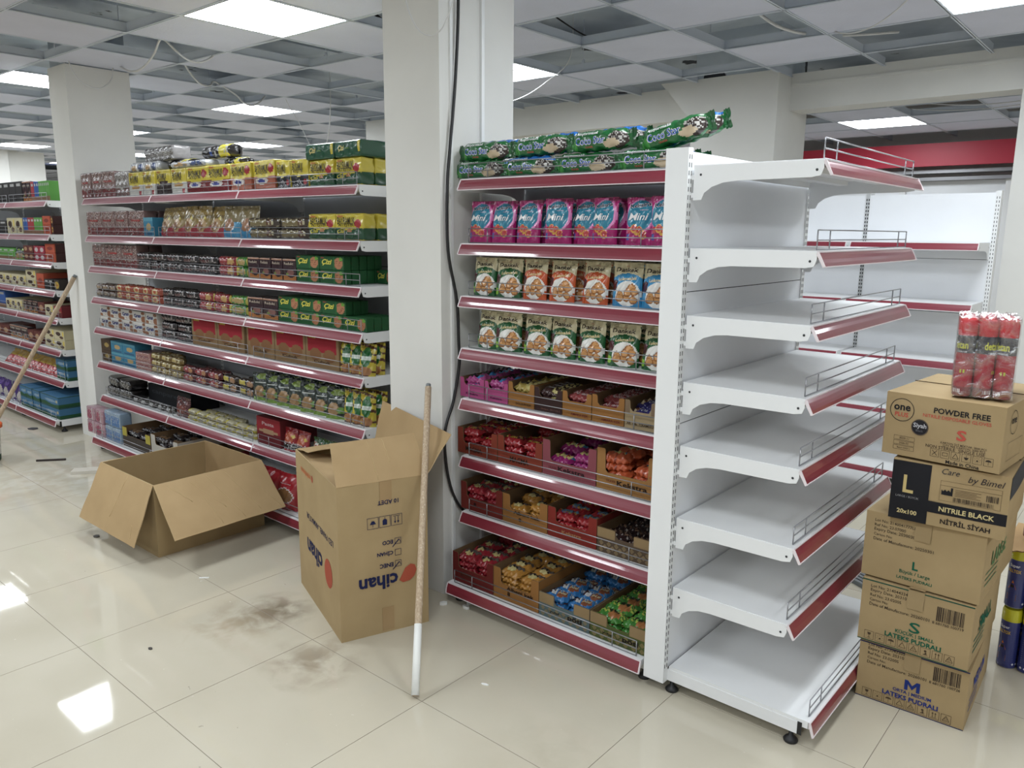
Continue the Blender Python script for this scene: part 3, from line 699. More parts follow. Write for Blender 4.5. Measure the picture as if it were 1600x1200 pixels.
st('gold', 'pouch', (156, 130, 62), [('w', .34, .08, 7, 0, (168, 28, 54)), ('e', .5, .38, .3, .22, (196, 160, 110)), ('e', .45, .36, .2, .14, (150, 104, 66)), ('r', 0, 1, .6, .7, (120, 98, 40)), ('e', .7, .62, .1, .06, (210, 190, 40))], [], 'gold and red chip bag', 'snack bag', 'snack_bag', nu=20, nv=28)
st('bluebag', 'pouch', (140, 124, 80), [('w', .36, .08, 7, 0, (40, 140, 190)), ('e', .48, .4, .3, .2, (170, 120, 84)), ('r', .75, 1, 0, .5, (60, 156, 200))], [], 'gold and sky blue chip bag', 'snack bag', 'snack_bag', nu=20, nv=28)
st('bronze', 'flow', (74, 60, 48), [('r', .2, .7, .25, .8, (132, 116, 74)), ('e', .8, .5, .1, .3, (110, 70, 50)), ('k', .06, (200, 190, 150), 0, 1)], [], 'bronze foil biscuit roll', 'biscuit roll', 'biscuit_roll')
st('black', 'flow', (34, 26, 30), [('e', .4, .45, .28, .3, (92, 44, 50)), ('k', .16, (170, 160, 160), .2, .9), ('r', .2, .6, .45, .6, (30, 24, 28))], [], 'black foil biscuit roll', 'biscuit roll', 'biscuit_roll')
st('redroll', 'flow', (156, 24, 40), [('e', .72, .5, .16, .36, (206, 160, 84)), ('r', 0, .08, 0, 1, (210, 190, 50)), ('r', .92, 1, 0, 1, (210, 190, 50)), ('r', .22, .55, .45, .65, (206, 120, 120))], [], 'red and gold cracker roll', 'cracker roll', 'cracker_roll')
st('greenroll', 'flow', (64, 140, 44), [('e', .5, .5, .3, .3, (190, 160, 90)), ('r', 0, .1, 0, 1, (210, 200, 60)), ('r', .9, 1, 0, 1, (210, 200, 60))], [], 'green cracker roll', 'cracker roll', 'cracker_roll')
st('choc', 'rbox', (58, 28, 40), [('w', .2, .06, 6, 1, (196, 120, 40)), ('e', .6, .38, .26, .14, (150, 96, 90)), ('e', .35, .3, .1, .06, (130, 150, 60)), ('r', 0, 1, .92, 1, (180, 130, 100))], [('Redukt', .5, .78, .7, (216, 200, 180), .014, {})], 'dark plum chocolate biscuit pack', 'chocolate pack', 'chocolate_pack', r=.006, amp=.001)
st('ciz', 'rbox', (22, 88, 44), [('e', .78, .5, .17, .42, (186, 124, 86)), ('k', .08, (110, 60, 40), .2, .8), ('r', 0, .6, 0, 1, (22, 88, 44)), ('r', .55, .64, .0, 1, (30, 104, 50)), ('e', .88, .8, .07, .14, (110, 170, 50))], [('Çizi', .32, .55, .42, (226, 216, 70), .032, dict(shear=.3, bold=.03)), ('ülker', .14, .88, .14, (210, 80, 80), .007, {})], 'green cracker multipack', 'cracker multipack', 'cracker_multipack', mat=M_CARTON, r=.003, nu=30, nv=20)
st('brownsm', 'flow', (92, 62, 44), [('r', .25, .75, .3, .7, (166, 140, 110)), ('k', .1, (200, 190, 180), 0, 1)], [], 'small brown foil biscuit pack', 'biscuit pack', 'biscuit_pack')
st('orangesm', 'flow', (176, 70, 40), [('e', .4, .5, .3, .4, (222, 196, 130)), ('e', .45, .5, .14, .2, (200, 90, 50))], [], 'small orange and cream biscuit pack', 'biscuit pack', 'biscuit_pack')
st('gran', 'rbox', (216, 212, 206), [('e', .9, .3, .2, .3, (140, 84, 52)), ('e', .1, .1, .2, .2, (150, 92, 60)), ('e', .85, .85, .15, .15, (130, 80, 50)), ('k', .1, (150, 100, 70), 0, .4)], [('Gran', .42, .58, .56, (40, 56, 130), .026, dict(bold=.04, rot=.12))], 'white and brown biscuit pack', 'biscuit pack', 'biscuit_pack', r=.005)
st('kcart', 'rbox', (160, 128, 88), [], [('Çubuk', .5, .2, .5, (60, 40, 30), .018, {})], 'kraft carton with two red packs in front window', 'display carton', 'display_carton', mat=M_KRAFT, r=.002)
S['kcart']['fn'] = paintfn((160, 128, 88), [('r', .08, .92, .5, 1, (176, 26, 48)), ('e', .3, .42, .18, .2, (150, 104, 64)), ('e', .72, .42, .18, .2, (150, 104, 64)), ('r', .49, .51, .4, 1, (60, 20, 20)), ('d', 0, 0, 0, 2, K_), ('r', .1, .3, .94, 1, (210, 180, 60))]); S['kcart']['kw'].update(nu=32, nv=32)
st('crisp', 'pouch', (206, 186, 30), [('d', 3, 26, 9, .55, (92, 50, 26)), ('e', .5, .58, .32, .3, (24, 104, 48)), ('e', .5, .16, .4, .14, (176, 120, 70)), ('r', .2, .8, .5, .62, (214, 224, 214)), ('e', .5, .84, .16, .06, (60, 140, 60))], [('AYÇİÇEĞİ', .5, .56, .5, (30, 90, 50), .014, {})], 'yellow and green seed snack bag', 'snack bag', 'snack_bag', nu=26, nv=34)
st('brownbox', 'rbox', (84, 62, 40), [('e', .6, .5, .25, .2, (180, 150, 70))], [], 'brown biscuit carton', 'biscuit carton', 'biscuit_carton', mat=M_CARTON, r=.002)
st('pinksm', 'rbox', (170, 110, 104), [('r', .1, .9, .4, .7, (140, 70, 84)), ('k', .1, (210, 190, 180), 0, 1)], [], 'dusty pink biscuit pack', 'biscuit pack', 'biscuit_pack', r=.006)
st('goldsm', 'flow', (136, 108, 48), [('r', .25, .6, .3, .8, (196, 170, 90)), ('k', .15, (226, 214, 160), .3, 1)], [], 'gold foil wafer pack', 'wafer pack', 'wafer_pack')
st('dred', 'flow', (96, 22, 32), [('e', .45, .5, .3, .36, (160, 40, 52)), ('e', .75, .5, .12, .3, (190, 130, 84)), ('r', .3, .5, .5, .62, (216, 190, 190))], [], 'dark red biscuit roll', 'biscuit roll', 'biscuit_roll')
st('ybrown', 'flow', (52, 36, 30), [('r', .15, .5, .3, .85, (206, 186, 50)), ('e', .72, .5, .15, .36, (176, 130, 90))], [], 'brown and yellow biscuit roll', 'biscuit roll', 'biscuit_roll')
st('dgreen', 'pouch', (26, 46, 40), [('e', .5, .86, .3, .1, (140, 170, 50)), ('e', .4, .32, .26, .22, (176, 136, 84)), ('w', .12, .03, 6, 0, (130, 170, 50)), ('e', .75, .3, .2, .1, (110, 160, 60)), ('r', .15, .8, .62, .68, (200, 204, 196))], [('Tahıl', .45, .66, .5, (220, 224, 216), .022, {})], 'dark green cereal snack pouch', 'snack pouch', 'snack_pouch', nu=22, nv=30)
st('blackw', 'rbox', (30, 26, 26), [('e', .5, .6, .35, .25, (96, 92, 90)), ('e', .5, .62, .25, .14, (40, 34, 34)), ('k', .12, (190, 190, 190), 0, 1)], [], 'black shrink-wrapped biscuit pack', 'biscuit pack', 'biscuit_pack', r=.02, amp=.002)
st('blackbox', 'rbox', (32, 34, 40), [], [('canpare', .4, .55, .6, (74, 78, 86), .03, {})], 'dark biscuit carton with faint grey lettering', 'biscuit carton', 'biscuit_carton', mat=M_CARTON, r=.002)
st('silversm', 'flow', (60, 56, 54), [('r', .3, .7, .3, .9, (190, 190, 188)), ('e', .2, .5, .1, .3, (30, 28, 28))], [], 'small silver and black wafer pack', 'wafer pack', 'wafer_pack')
st('dredbag', 'pouch', (84, 26, 34), [('k', .2, (150, 90, 90), 0, 1), ('e', .5, .4, .3, .2, (130, 60, 50))], [], 'dark red foil snack bag', 'snack bag', 'snack_bag')
st('ysm', 'flow', (196, 188, 150), [('r', .0, .28, 0, 1, (206, 190, 40)), ('r', .72, 1, 0, .5, (206, 190, 40)), ('r', .3, .7, .4, .6, (150, 140, 110))], [], 'small cream and yellow wafer pack', 'wafer pack', 'wafer_pack')
st('redbox', 'rbox', (120, 28, 36), [('r', 0, 1, .45, 1, (168, 24, 40)), ('e', .5, .5, .4, .08, (190, 150, 110))], [('Pasta', .5, .78, .5, (226, 190, 190), .02, {})], 'red biscuit carton', 'biscuit carton', 'biscuit_carton', mat=M_CARTON, r=.004)
st('noodle', 'pouch', (170, 30, 40), [('e', .5, .6, .35, .25, (196, 90, 50)), ('k', .3, (230, 226, 226), .1, .4), ('r', 0, 1, .1, .34, (30, 26, 28)), ('k', .35, (226, 226, 226), .1, .36), ('e', .8, .65, .12, .08, (220, 190, 50))], [], 'red instant noodle bag', 'noodle bag', 'noodle_bag', nu=18, nv=24)
st('noodleg', 'pouch', (40, 90, 44), [('e', .45, .5, .35, .25, (206, 206, 190)), ('k', .2, (170, 60, 50), .2, .8)], [], 'green instant noodle bag', 'noodle bag', 'noodle_bag', nu=18, nv=24)
st('pinkb', 'rbox', (190, 140, 156), [('e', .35, .45, .3, .36, (170, 36, 92)), ('r', .6, .7, 0, 1, (214, 200, 208)), ('k', .15, (226, 216, 222), .5, 1)], [], 'clear-topped pink snack cup pack', 'cup pack', 'cup_pack', r=.01, amp=.001)
st('blueb', 'rbox', (150, 176, 200), [('r', .08, .92, .08, .75, (46, 120, 190)), ('k', .12, (206, 220, 230), .3, 1)], [], 'clear-topped blue snack cup pack', 'cup pack', 'cup_pack', r=.01, amp=.001)
st('kraft', 'rbox', (170, 142, 96), [('d', 0, 60, 0, .2, (196, 176, 130))], [], 'flat kraft carton on the base shelf', 'carton', 'flat_carton', mat=M_KRAFT, r=.002)
st('redpasta', 'pouch', (178, 22, 38), [('e', .5, .4, .4, .22, (222, 200, 200)), ('e', .5, .4, .36, .19, (150, 104, 60)), ('e', .5, .16, .3, .08, (206, 70, 80))], [('Kroki', .45, .72, .5, (230, 210, 210), .022, dict(bold=.03))], 'red pretzel snack bag', 'snack bag', 'snack_bag', nu=24, nv=30)
# far run
for k, c, ds in (('thinblack', (52, 48, 50), 'black'), ('thinred', (186, 50, 58), 'red'), ('thinblue', (50, 100, 180), 'blue'), ('thingreen', (96, 176, 66), 'green')):
    st(k, 'rbox', c, [('r', 0, 1, 0, .22, (150, 110, 80) if k != 'thinblack' else (36, 32, 34)), ('r', .2, .8, .78, .9, (200, 200, 200))], [], 'slim %s chocolate bar carton' % ds, 'chocolate carton', 'chocolate_carton', mat=M_CARTON, r=.002)
st('cream', 'rbox', (206, 196, 160), [('e', .4, .6, .25, .22, (60, 36, 30)), ('e', .7, .25, .2, .15, (96, 64, 44)), ('r', .8, .95, .4, .9, (226, 200, 70))], [], 'cream chocolate display carton', 'chocolate carton', 'chocolate_carton', mat=M_CARTON, r=.002)
st('orangebox', 'rbox', (206, 84, 46), [('e', .5, .5, .3, .2, (150, 50, 34))], [], 'orange wafer carton', 'wafer carton', 'wafer_carton', mat=M_CARTON, r=.002)
st('browngold', 'rbox', (70, 34, 34), [('e', .5, .5, .42, .32, (214, 156, 62)), ('r', .25, .75, .42, .58, (90, 40, 30))], [], 'brown and gold wafer carton', 'wafer carton', 'wafer_carton', mat=M_CARTON, r=.002)
st('redbrown', 'rbox', (112, 48, 40), [('e', .5, .55, .3, .25, (196, 150, 110))], [], 'red-brown chocolate carton', 'chocolate carton', 'chocolate_carton', mat=M_CARTON, r=.002)
st('pinkred', 'rbox', (176, 40, 66), [('e', .5, .5, .3, .3, (216, 206, 206))], [], 'pink-red chocolate carton', 'chocolate carton', 'chocolate_carton', mat=M_CARTON, r=.002)
st('yellowbox', 'rbox', (60, 50, 44), [('e', .55, .5, .42, .36, (214, 176, 40)), ('r', .25, .85, .4, .6, (200, 130, 40))], [], 'black carton with yellow emblem', 'chocolate carton', 'chocolate_carton', mat=M_CARTON, r=.002)
st('redyel', 'pouch', (196, 50, 60), [('r', 0, 1, .62, 1, (190, 150, 30)), ('r', .1, .9, .55, .64, (226, 190, 40)), ('e', .5, .3, .3, .14, (224, 130, 130))], [], 'red and yellow candy bag', 'candy bag', 'candy_bag', nu=14, nv=20)
st('bgtray', 'rbox', (62, 124, 168), [('w', .3, .06, 7, 0, (34, 92, 56)), ('e', .55, .55, .3, .13, (140, 176, 204)), ('r', 0, 1, .92, 1, (40, 84, 60)), ('e', .9, .6, .05, .14, (206, 196, 150))], [], 'blue and green candy carton', 'candy carton', 'candy_carton', mat=M_CARTON, r=.003, side=True)
st('purple', 'pouch', (70, 40, 120), [('e', .5, .35, .35, .25, (206, 196, 190)), ('e', .5, .75, .3, .12, (110, 80, 160))], [], 'purple chocolate bag', 'chocolate bag', 'chocolate_bag', nu=14, nv=20)

GOODS = (.62, .12)
TONE = {k: (.9, .06) for k in ('mini', 'dgreen1', 'dorange', 'dblue', 'coco', 'cocob')}
TONE.update({k: (.74, .08) for k in ('yw', 'yd', 'yr', 'yo', 'yk', 'yg', 'cizb', 'ciz', 'crisp', 'whiteb', 'gran', 'cream')})
_mesh = {}
def goods_mesh(k, w, h, d, var):
    w_, h_, d_ = round(w, 3), round(h, 3), round(d, 3)
    key = (k, w_, h_, d_, var)
    if key in _mesh: return _mesh[key]
    s = S[k]; kw = dict(s['kw']); seed = hash((k, var)) if False else sum(map(ord, k))*7+var*13
    tx = []
    for t in s['texts']:
        t = list(t)
        # pouch texts use (u, v) units; rbox and flow use (u, v) too; height relative to size for rbox in metres
        if s['form'] == 'rbox': t[5] = t[5]/h_
        tx.append(tuple(t))
    f = dict(pouch=pouch, rbox=rbox, flow=flow)[s['form']]
    mb = f(w_, h_, d_, s['fn'], tx, seed, s['base'], **kw)
    _mesh[key] = mb.mesh(s['name'], s['mat'], TONE.get(k, GOODS))
    return _mesh[key]
REG = []
SHELF = ['top shelf', 'second shelf', 'third shelf', 'fourth shelf', 'fifth shelf', 'sixth shelf', 'seventh shelf', 'base shelf']
def put(k, w, h, d, x, y, z, run, shelf, where, var, rz=0, tilt=0):
    me = goods_mesh(k, w, h, d, var); s = S[k]
    o = link(s['name'], me, (x, y, z), (tilt, 0, rz), cat=s['cat'])
    REG.append((run, shelf, where, s['desc'], x, o)); return o
R0 = random.Random(4)
WH = {(0, 0): '', (1, 0): 'upper layer', (2, 0): 'top layer', (0, 1): 'back row', (1, 1): 'upper back row', (2, 1): 'top back row'}
def wh(l, r):
    if r <= 1: return WH[(l, r)]
    return ('upper ' if l else '')+{2: 'third row', 3: 'fourth row', 4: 'fifth row'}[r]
DEP = dict(multi=.09, silver=.09, teal=.12, gold=.06, bluebag=.06, bronze=.055, black=.055, redroll=.055, greenroll=.055, choc=.06, ciz=.045, brownsm=.05, orangesm=.05, gran=.08, kcart=.3, crisp=.06, brownbox=.22, pinksm=.15,
           goldsm=.06, dred=.05, ybrown=.05, dgreen=.05, blackw=.14, blackbox=.2, silversm=.05, dredbag=.05, ysm=.055, redbox=.25, noodle=.05, noodleg=.05, pinkb=.09, blueb=.09, kraft=.2, redpasta=.09, thinblack=.2, thinred=.2, thinblue=.2,
           thingreen=.2, cream=.25, orangebox=.25, browngold=.25, redbrown=.22, pinkred=.22, yellowbox=.25, redyel=.05, bgtray=.3, purple=.06, silverb=.12, whiteb=.1, blackb=.1, cizb=.17)
RIGID = {'ciz', 'kcart', 'brownbox', 'teal', 'thinblack', 'thinred', 'thinblue', 'thingreen', 'cream', 'bgtray', 'kraft', 'blackbox', 'redbox', 'orangebox', 'browngold', 'pinkred', 'redbrown', 'yellowbox'}
def fill(run_name, DATA, base_y=YB-.41+.028, base_y2=YB-.505+.028, xmax=None):
    for sh, items in DATA.items():
        for it in items:
            k, x0, x1, n, h, layers, rows = it[:7]; z0 = it[7] if len(it) > 7 else 0; dy = it[8] if len(it) > 8 else 0
            if xmax and x1 > xmax: x1 = xmax
            if k.startswith('tray'): yield sh, it; continue
            cw = (x1-x0)/n; d = DEP.get(k, .08); w = min(cw*.985, cw-.002)*{'crisp': 1.4, 'dgreen': 1.25, 'gold': 1.08, 'noodle': 1.1}.get(k, 1)
            extra = dy if len(it) > 8 else 0
            for l in range(layers):
                for r in range(rows):
                    for i in range(n):
                        if l and r and R0.random() < .3: continue
                        j = 0 if k in RIGID else R0.uniform(-.004, .004)
                        yb = (base_y2 if sh == 7 else base_y)
                        rz = R0.uniform(-.015, .015) if k in RIGID else R0.uniform(-.07, .07)
                        tl = 0
                        if k in ('crisp', 'dgreen') and sh < 7: rz = .36+R0.uniform(-.06, .06)
                        if S[k]['form'] == 'pouch': tl = -R0.uniform(.03, .16)
                        if k == 'redyel': tl = -.7
                        lab = wh(l, r)
                        if z0 > .1: lab = ('upper layer' if z0 < .18 else 'topmost layer') if r == 0 else 'upper back row'
                        elif z0 > .05: lab = wh(1, r)
                        if extra and z0 == 0: lab = 'set back'
                        put(k, w, h, d, x0+cw*(i+.5), yb+dy+r*(d+.004)+abs(j), ZS[sh]+.0015+z0+l*(h+.001), run_name, sh, lab, R0.randrange(2 if S[k]['form'] != 'rbox' else 1), rz, tl)
RUN_MIDDLE={
0:[('multi',-4.949,-4.387,3,0.175,1,2),('silver',-4.387,-4.165,1,0.165,1,2),('yw',-4.166,-3.788,2,0.15,1,2),('yd',-3.788,-3.596,1,0.15,1,2),('yw',-3.596,-3.397,1,0.15,1,2),('yr',-3.389,-2.92,2,0.15,1,2),('yo',-2.913,-2.459,2,0.15,1,2),('yk',-2.459,-2.178,2,0.14,1,2),('yg',-2.173,-1.75,2,0.125,1,3),('silverb',-4.067,-3.615,1,0.085,1,1,0.215,0.05),('whiteb',-4.171,-3.793,2,0.06,1,1,0.152,0.02),('blackb',-3.784,-3.409,1,0.06,1,1,0.152,0.05),('whiteb',-3.601,-3.162,1,0.04,1,1,0.152,0.0),('blackb',-3.347,-2.943,1,0.075,1,1,0.195,0.05),('blackb',-3.126,-2.904,1,0.042,1,1,0.152,0.08),('cizb',-2.19,-1.745,2,0.078,1,2,0.127,0.0)],
1:[('multi',-4.886,-3.999,4,0.165,1,2),('teal',-4.002,-3.868,1,0.12,1,1),('gold',-3.812,-3.045,5,0.185,1,2),('bluebag',-3.046,-2.69,2,0.18,1,1),('bronze',-2.779,-2.187,2,0.055,2,2),('yg',-2.185,-1.75,2,0.125,1,4)],
2:[('multi',-4.869,-4.14,3,0.155,1,2),('black',-4.165,-3.135,5,0.055,2,2),('redroll',-3.127,-2.902,1,0.055,2,2),('greenroll',-2.902,-2.781,1,0.055,2,2),('choc',-2.773,-2.319,4,0.115,1,2),('ciz',-2.308,-1.906,2,0.068,2,5),('ciz',-1.906,-1.778,1,0.068,1,1,0.0,0.2)],
3:[('brownsm',-4.849,-4.516,3,0.045,2,2),('orangesm',-4.516,-3.847,5,0.05,2,2),('black',-3.83,-3.382,3,0.055,2,2),('redroll',-3.374,-3.01,2,0.055,2,2),('greenroll',-3.003,-2.804,1,0.055,2,2),('choc',-2.795,-2.496,2,0.115,1,2),('ciz',-2.491,-1.745,4,0.068,1,4),('ciz',-2.491,-1.903,3,0.068,1,3,0.069,0.0)],
4:[('gran',-4.817,-3.918,5,0.075,2,2),('black',-3.901,-3.476,2,0.055,3,2),('kcart',-3.455,-2.85,2,0.16,1,1),('kcart',-2.83,-1.969,3,0.165,1,1),('crisp',-1.954,-1.61,3,0.16,1,2)],
5:[('brownbox',-4.838,-4.684,1,0.08,2,1),('teal',-4.674,-4.282,2,0.08,2,1),('pinksm',-4.284,-4.072,1,0.06,2,1),('goldsm',-4.073,-3.645,3,0.045,3,2),('dred',-3.645,-3.161,3,0.05,2,2),('ybrown',-3.154,-2.779,2,0.05,2,2),('dgreen',-2.762,-1.967,7,0.16,1,2),('crisp',-1.941,-1.614,3,0.17,1,2)],
6:[('blackw',-4.804,-4.421,2,0.07,2,1),('blackbox',-4.407,-3.757,1,0.12,1,1,0,0.12),('silversm',-4.413,-3.806,5,0.035,1,1),('dredbag',-3.792,-3.611,1,0.13,1,1),('ysm',-3.607,-2.798,7,0.035,2,2),('redbox',-2.773,-2.532,1,0.16,1,1),('noodle',-2.527,-2.313,2,0.13,1,1),('noodleg',-2.266,-2.063,2,0.12,1,1)],
7:[('pinkb',-4.991,-4.688,2,0.1,2,1),('blueb',-4.677,-4.414,2,0.11,2,1),('traykd',-4.402,-3.974,1,0.14,1,1),('traywh',-3.964,-3.586,1,0.16,1,1),('trayrd',-3.58,-3.304,1,0.1,1,1),('kraft',-2.932,-2.691,2,0.06,1,1),('redpasta',-2.68,-2.31,2,0.2,1,1)],
}
RUN_FAR={
0:[('thinblack',-7.729,-6.116,11,0.165,1,1),('choc',-6.102,-5.918,2,0.16,1,1),('thinred',-5.919,-5.85,1,0.15,1,1),('thinblue',-5.85,-5.754,2,0.15,1,1),('thingreen',-5.754,-5.379,6,0.15,1,1)],
1:[('thinblack',-7.275,-6.567,4,0.11,1,1),('cream',-6.549,-6.184,2,0.13,1,1),('thinblue',-6.169,-6.068,2,0.13,1,1),('thinred',-6.068,-5.927,2,0.13,1,1),('thingreen',-5.927,-5.748,3,0.13,1,1),('orangebox',-5.741,-5.582,1,0.07,2,1),('browngold',-5.569,-5.366,1,0.07,2,1)],
2:[('thingreen',-7.178,-6.436,5,0.09,1,1),('dgreen',-6.42,-6.239,2,0.1,1,1),('redbrown',-6.228,-6.01,2,0.06,2,1),('pinkred',-5.996,-5.761,2,0.06,2,1),('orangebox',-5.747,-5.549,1,0.07,2,1),('browngold',-5.536,-5.347,1,0.07,2,1)],
3:[('cream',-7.258,-6.247,6,0.09,1,1),('cream',-6.235,-6.017,1,0.07,2,1),('orangebox',-5.998,-5.845,1,0.12,1,1),('thinblack',-5.834,-5.659,2,0.08,1,1),('yellowbox',-5.633,-5.377,1,0.08,1,1)],
4:[('thinblue',-7.151,-6.811,2,0.15,1,1),('cream',-6.801,-6.405,3,0.09,1,1),('choc',-6.388,-6.049,3,0.1,1,1),('redbrown',-6.034,-5.894,1,0.1,1,1),('cream',-5.881,-5.717,1,0.09,1,1),('redbox',-5.691,-5.381,1,0.09,1,1)],
5:[('redbrown',-7.16,-6.803,2,0.09,1,1),('choc',-6.784,-6.358,3,0.11,1,1),('redbrown',-6.344,-6.05,2,0.1,1,1),('cream',-5.953,-5.37,2,0.075,2,1)],
6:[('redyel',-7.065,-5.793,9,0.16,1,1),('bgtray',-5.773,-5.586,1,0.085,2,1),('bgtray',-5.573,-5.344,1,0.085,2,1)],
7:[('whiteb',-7.623,-7.081,2,0.15,1,1),('purple',-7.044,-6.396,4,0.17,1,1),('bgtray',-6.389,-6.107,2,0.09,2,1),('bgtray',-6.092,-5.936,1,0.09,2,1),('bgtray',-5.908,-5.353,1,0.09,2,1)],
}
# small packs lying in the display cartons
def pk(k, base, ops, texts, desc): st(k, 'flow', base, ops, texts, desc, 'snack pack', 'snack_pack', up=True, fin=.12, ns=30, nt=24, wr=1.7, p=2.1)
pk('p_magma', (176, 16, 32), [('e', .75, .6, .16, .25, (90, 30, 28)), ('e', .78, .62, .08, .12, (220, 160, 60))], [('MAGMA', .4, .45, .55, (228, 196, 40), .24, dict(bold=.022))], 'red wafer pack')
pk('p_redy', (172, 24, 44), [('e', .5, .75, .4, .3, (112, 96, 88)), ('e', .45, .5, .22, .2, (60, 30, 26)), ('e', .45, .44, .2, .15, (226, 206, 130))], [], 'red cake pack')
pk('p_yell', (206, 142, 34), [('e', .5, .75, .4, .3, (112, 98, 88)), ('e', .45, .5, .24, .22, (50, 28, 24)), ('e', .45, .43, .22, .17, (232, 214, 140))], [], 'yellow cake pack')
pk('p_pink', (168, 24, 118), [('r', .1, .9, .45, 1, (64, 150, 200)), ('e', .32, .6, .17, .3, (222, 204, 120)), ('e', .68, .6, .17, .3, (222, 204, 120)), ('e', .32, .62, .1, .18, (166, 40, 50)), ('e', .68, .62, .1, .18, (166, 40, 50))], [], 'magenta and blue biscuit pack')
pk('p_oran', (214, 88, 26), [('r', .15, .85, .6, 1, (40, 110, 150)), ('e', .5, .72, .2, .2, (222, 204, 110)), ('r', .48, .52, 0, .4, (170, 60, 20))], [], 'orange and blue biscuit pack')
pk('p_rblue', (178, 14, 30), [('e', .5, .72, .4, .34, (222, 160, 50)), ('e', .5, .76, .37, .3, (120, 176, 210)), ('k', .2, (60, 50, 50), .5, 1)], [('Çat', .45, .35, .3, (90, 120, 210), .2, dict(bold=.022))], 'red and light blue biscuit pack')
pk('p_brown', (52, 28, 30), [('c', 9, 6, (150, 116, 90), .5, 1), ('k', .1, (190, 180, 170), 0, .5)], [], 'dark brown chequered biscuit pack')
pk('p_blue', (36, 122, 190), [('c', 12, 8, (206, 218, 226), .62, 1), ('e', .66, .45, .2, .32, (150, 84, 50)), ('e', .2, .5, .1, .3, (60, 30, 40)), ('e', .34, .4, .1, .2, (226, 226, 226))], [('pöti', .66, .45, .3, (236, 226, 180), .26, dict(bold=.022))], 'blue chequered biscuit pack')
pk('p_green', (70, 150, 50), [('c', 12, 8, (204, 214, 70), .4, 1), ('e', .66, .4, .2, .3, (190, 120, 60)), ('e', .5, .75, .25, .12, (40, 60, 30))], [('pöti', .6, .6, .3, (40, 50, 30), .2, dict(bold=.022))], 'green chequered biscuit pack')
pk('p_dol', (196, 170, 70), [('e', .7, .5, .2, .4, (236, 220, 130)), ('r', .1, .5, .6, .9, (60, 44, 36))], [('Dolgun', .34, .5, .42, (50, 36, 30), .2, dict(bold=.03))], 'yellow cake bar pack')
pk('p_dolb', (74, 46, 44), [('e', .68, .5, .2, .45, (226, 210, 130)), ('e', .7, .45, .1, .25, (60, 34, 30))], [('Dolgun', .3, .6, .42, (210, 210, 210), .2, dict(bold=.03))], 'brown cake bar pack')
pk('p_ama', (160, 62, 64), [('k', .25, (206, 160, 160), .4, 1)], [('Amara', .5, .45, .6, (226, 190, 190), .3, dict(bold=.03))], 'dusty red cake bar pack')
pk('p_ola', (44, 40, 120), [('e', .2, .6, .16, .3, (214, 190, 150)), ('e', .2, .6, .08, .14, (120, 70, 50))], [('Olala', .6, .5, .4, (226, 226, 236), .3, dict(shear=.2))], 'navy blue cake bar pack')
pk('p_pk', (196, 70, 150), [('e', .6, .5, .12, .3, (60, 150, 220)), ('r', .1, .45, .4, .7, (40, 30, 40))], [], 'pink cake bar pack')
pk('p_dark', (50, 40, 42), [('k', .2, (150, 150, 150), 0, 1), ('e', .5, .5, .3, .3, (120, 90, 60))], [], 'dark foil snack pack')

def tray(x0, x1, h, d, col, y, z, tw, dip, label, texts=(), tab=None, check=None, inner=(140, 108, 72), band=None, cat='display carton'):
    w = x1-x0-.004; th = .0035
    t = link('display_carton', None, ((x0+x1)/2, y, z), label=label, cat=cat)
    m = MB(); a = w/2
    m.box(-a, a, th, d, 0, th, inner)
    m.box(-a, -a+th, th, d, th, h, inner); m.box(a-th, a, th, d, th, h, inner); m.box(-a+th, a-th, d-th, d, th, h, inner)
    for s_ in (-1, 1): m.poly([(s_*(a+.0003), q[0], q[1]) for q in ((th, .001), (d, .001), (d, h-.001), (th, h-.001))][::s_], col)
    link('carton_tray', m.mesh('carton_tray', M_KRAFT, GOODS), parent=t)
    m = MB(); c = tab or col; zc = dip*h if tab else h
    pf = [(-a, 0), (a, 0), (a, h), (a*(1-tw*2)+.004, h), (a*(1-tw*2), h-.006), (a*(1-tw*2)-.002, dip*h+.01), (a*(1-tw*2)-.012, dip*h), (-a*(1-tw*2)+.012, dip*h), (-a*(1-tw*2)+.002, dip*h+.01), (-a*(1-tw*2), h-.006), (-a*(1-tw*2)-.004, h), (-a, h)]
    n = len(pf)
    m.raw([(x, 0, zz) for x, zz in pf]+[(x, th, zz) for x, zz in pf], [tuple(range(n)), tuple(range(n, 2*n))[::-1]]+[(i, n+i, n+(i+1) % n, (i+1) % n) for i in range(n)], [col]+[inner]*(n+1))
    P = lambda x, zz: (w*(x-.5), -.0008, h*zz)
    if tab:
        for s_ in (0, 1): plate(m, P, [(s_*(1-tw), dip*.9), (s_*(1-tw)+tw, dip*.9), (s_*(1-tw)+tw, .99), (s_*(1-tw), .99)], tab)
    if check:
        R = rnd(int(w*1000))
        for i in range(7):
            for j in range(3):
                cx, cy = .08+i*.14+(j % 2)*.07, .12+j*.2*dip
                if cx > .95: continue
                rx, ry = .045, .045*w/h
                plate(m, P, [(cx-rx, cy), (cx, cy-ry), (cx+rx, cy), (cx, cy+ry)], check)
    P2 = lambda x, zz: (w*(x-.5), -.0014, h*zz)
    for q in texts: text(m, q[0], P2, q[1], q[2], q[3], q[4], hgt=q[5], **(q[6] if len(q) > 6 else {}))
    link('front_panel', m.mesh('front_panel', M_KRAFT, GOODS), parent=t)
    return t
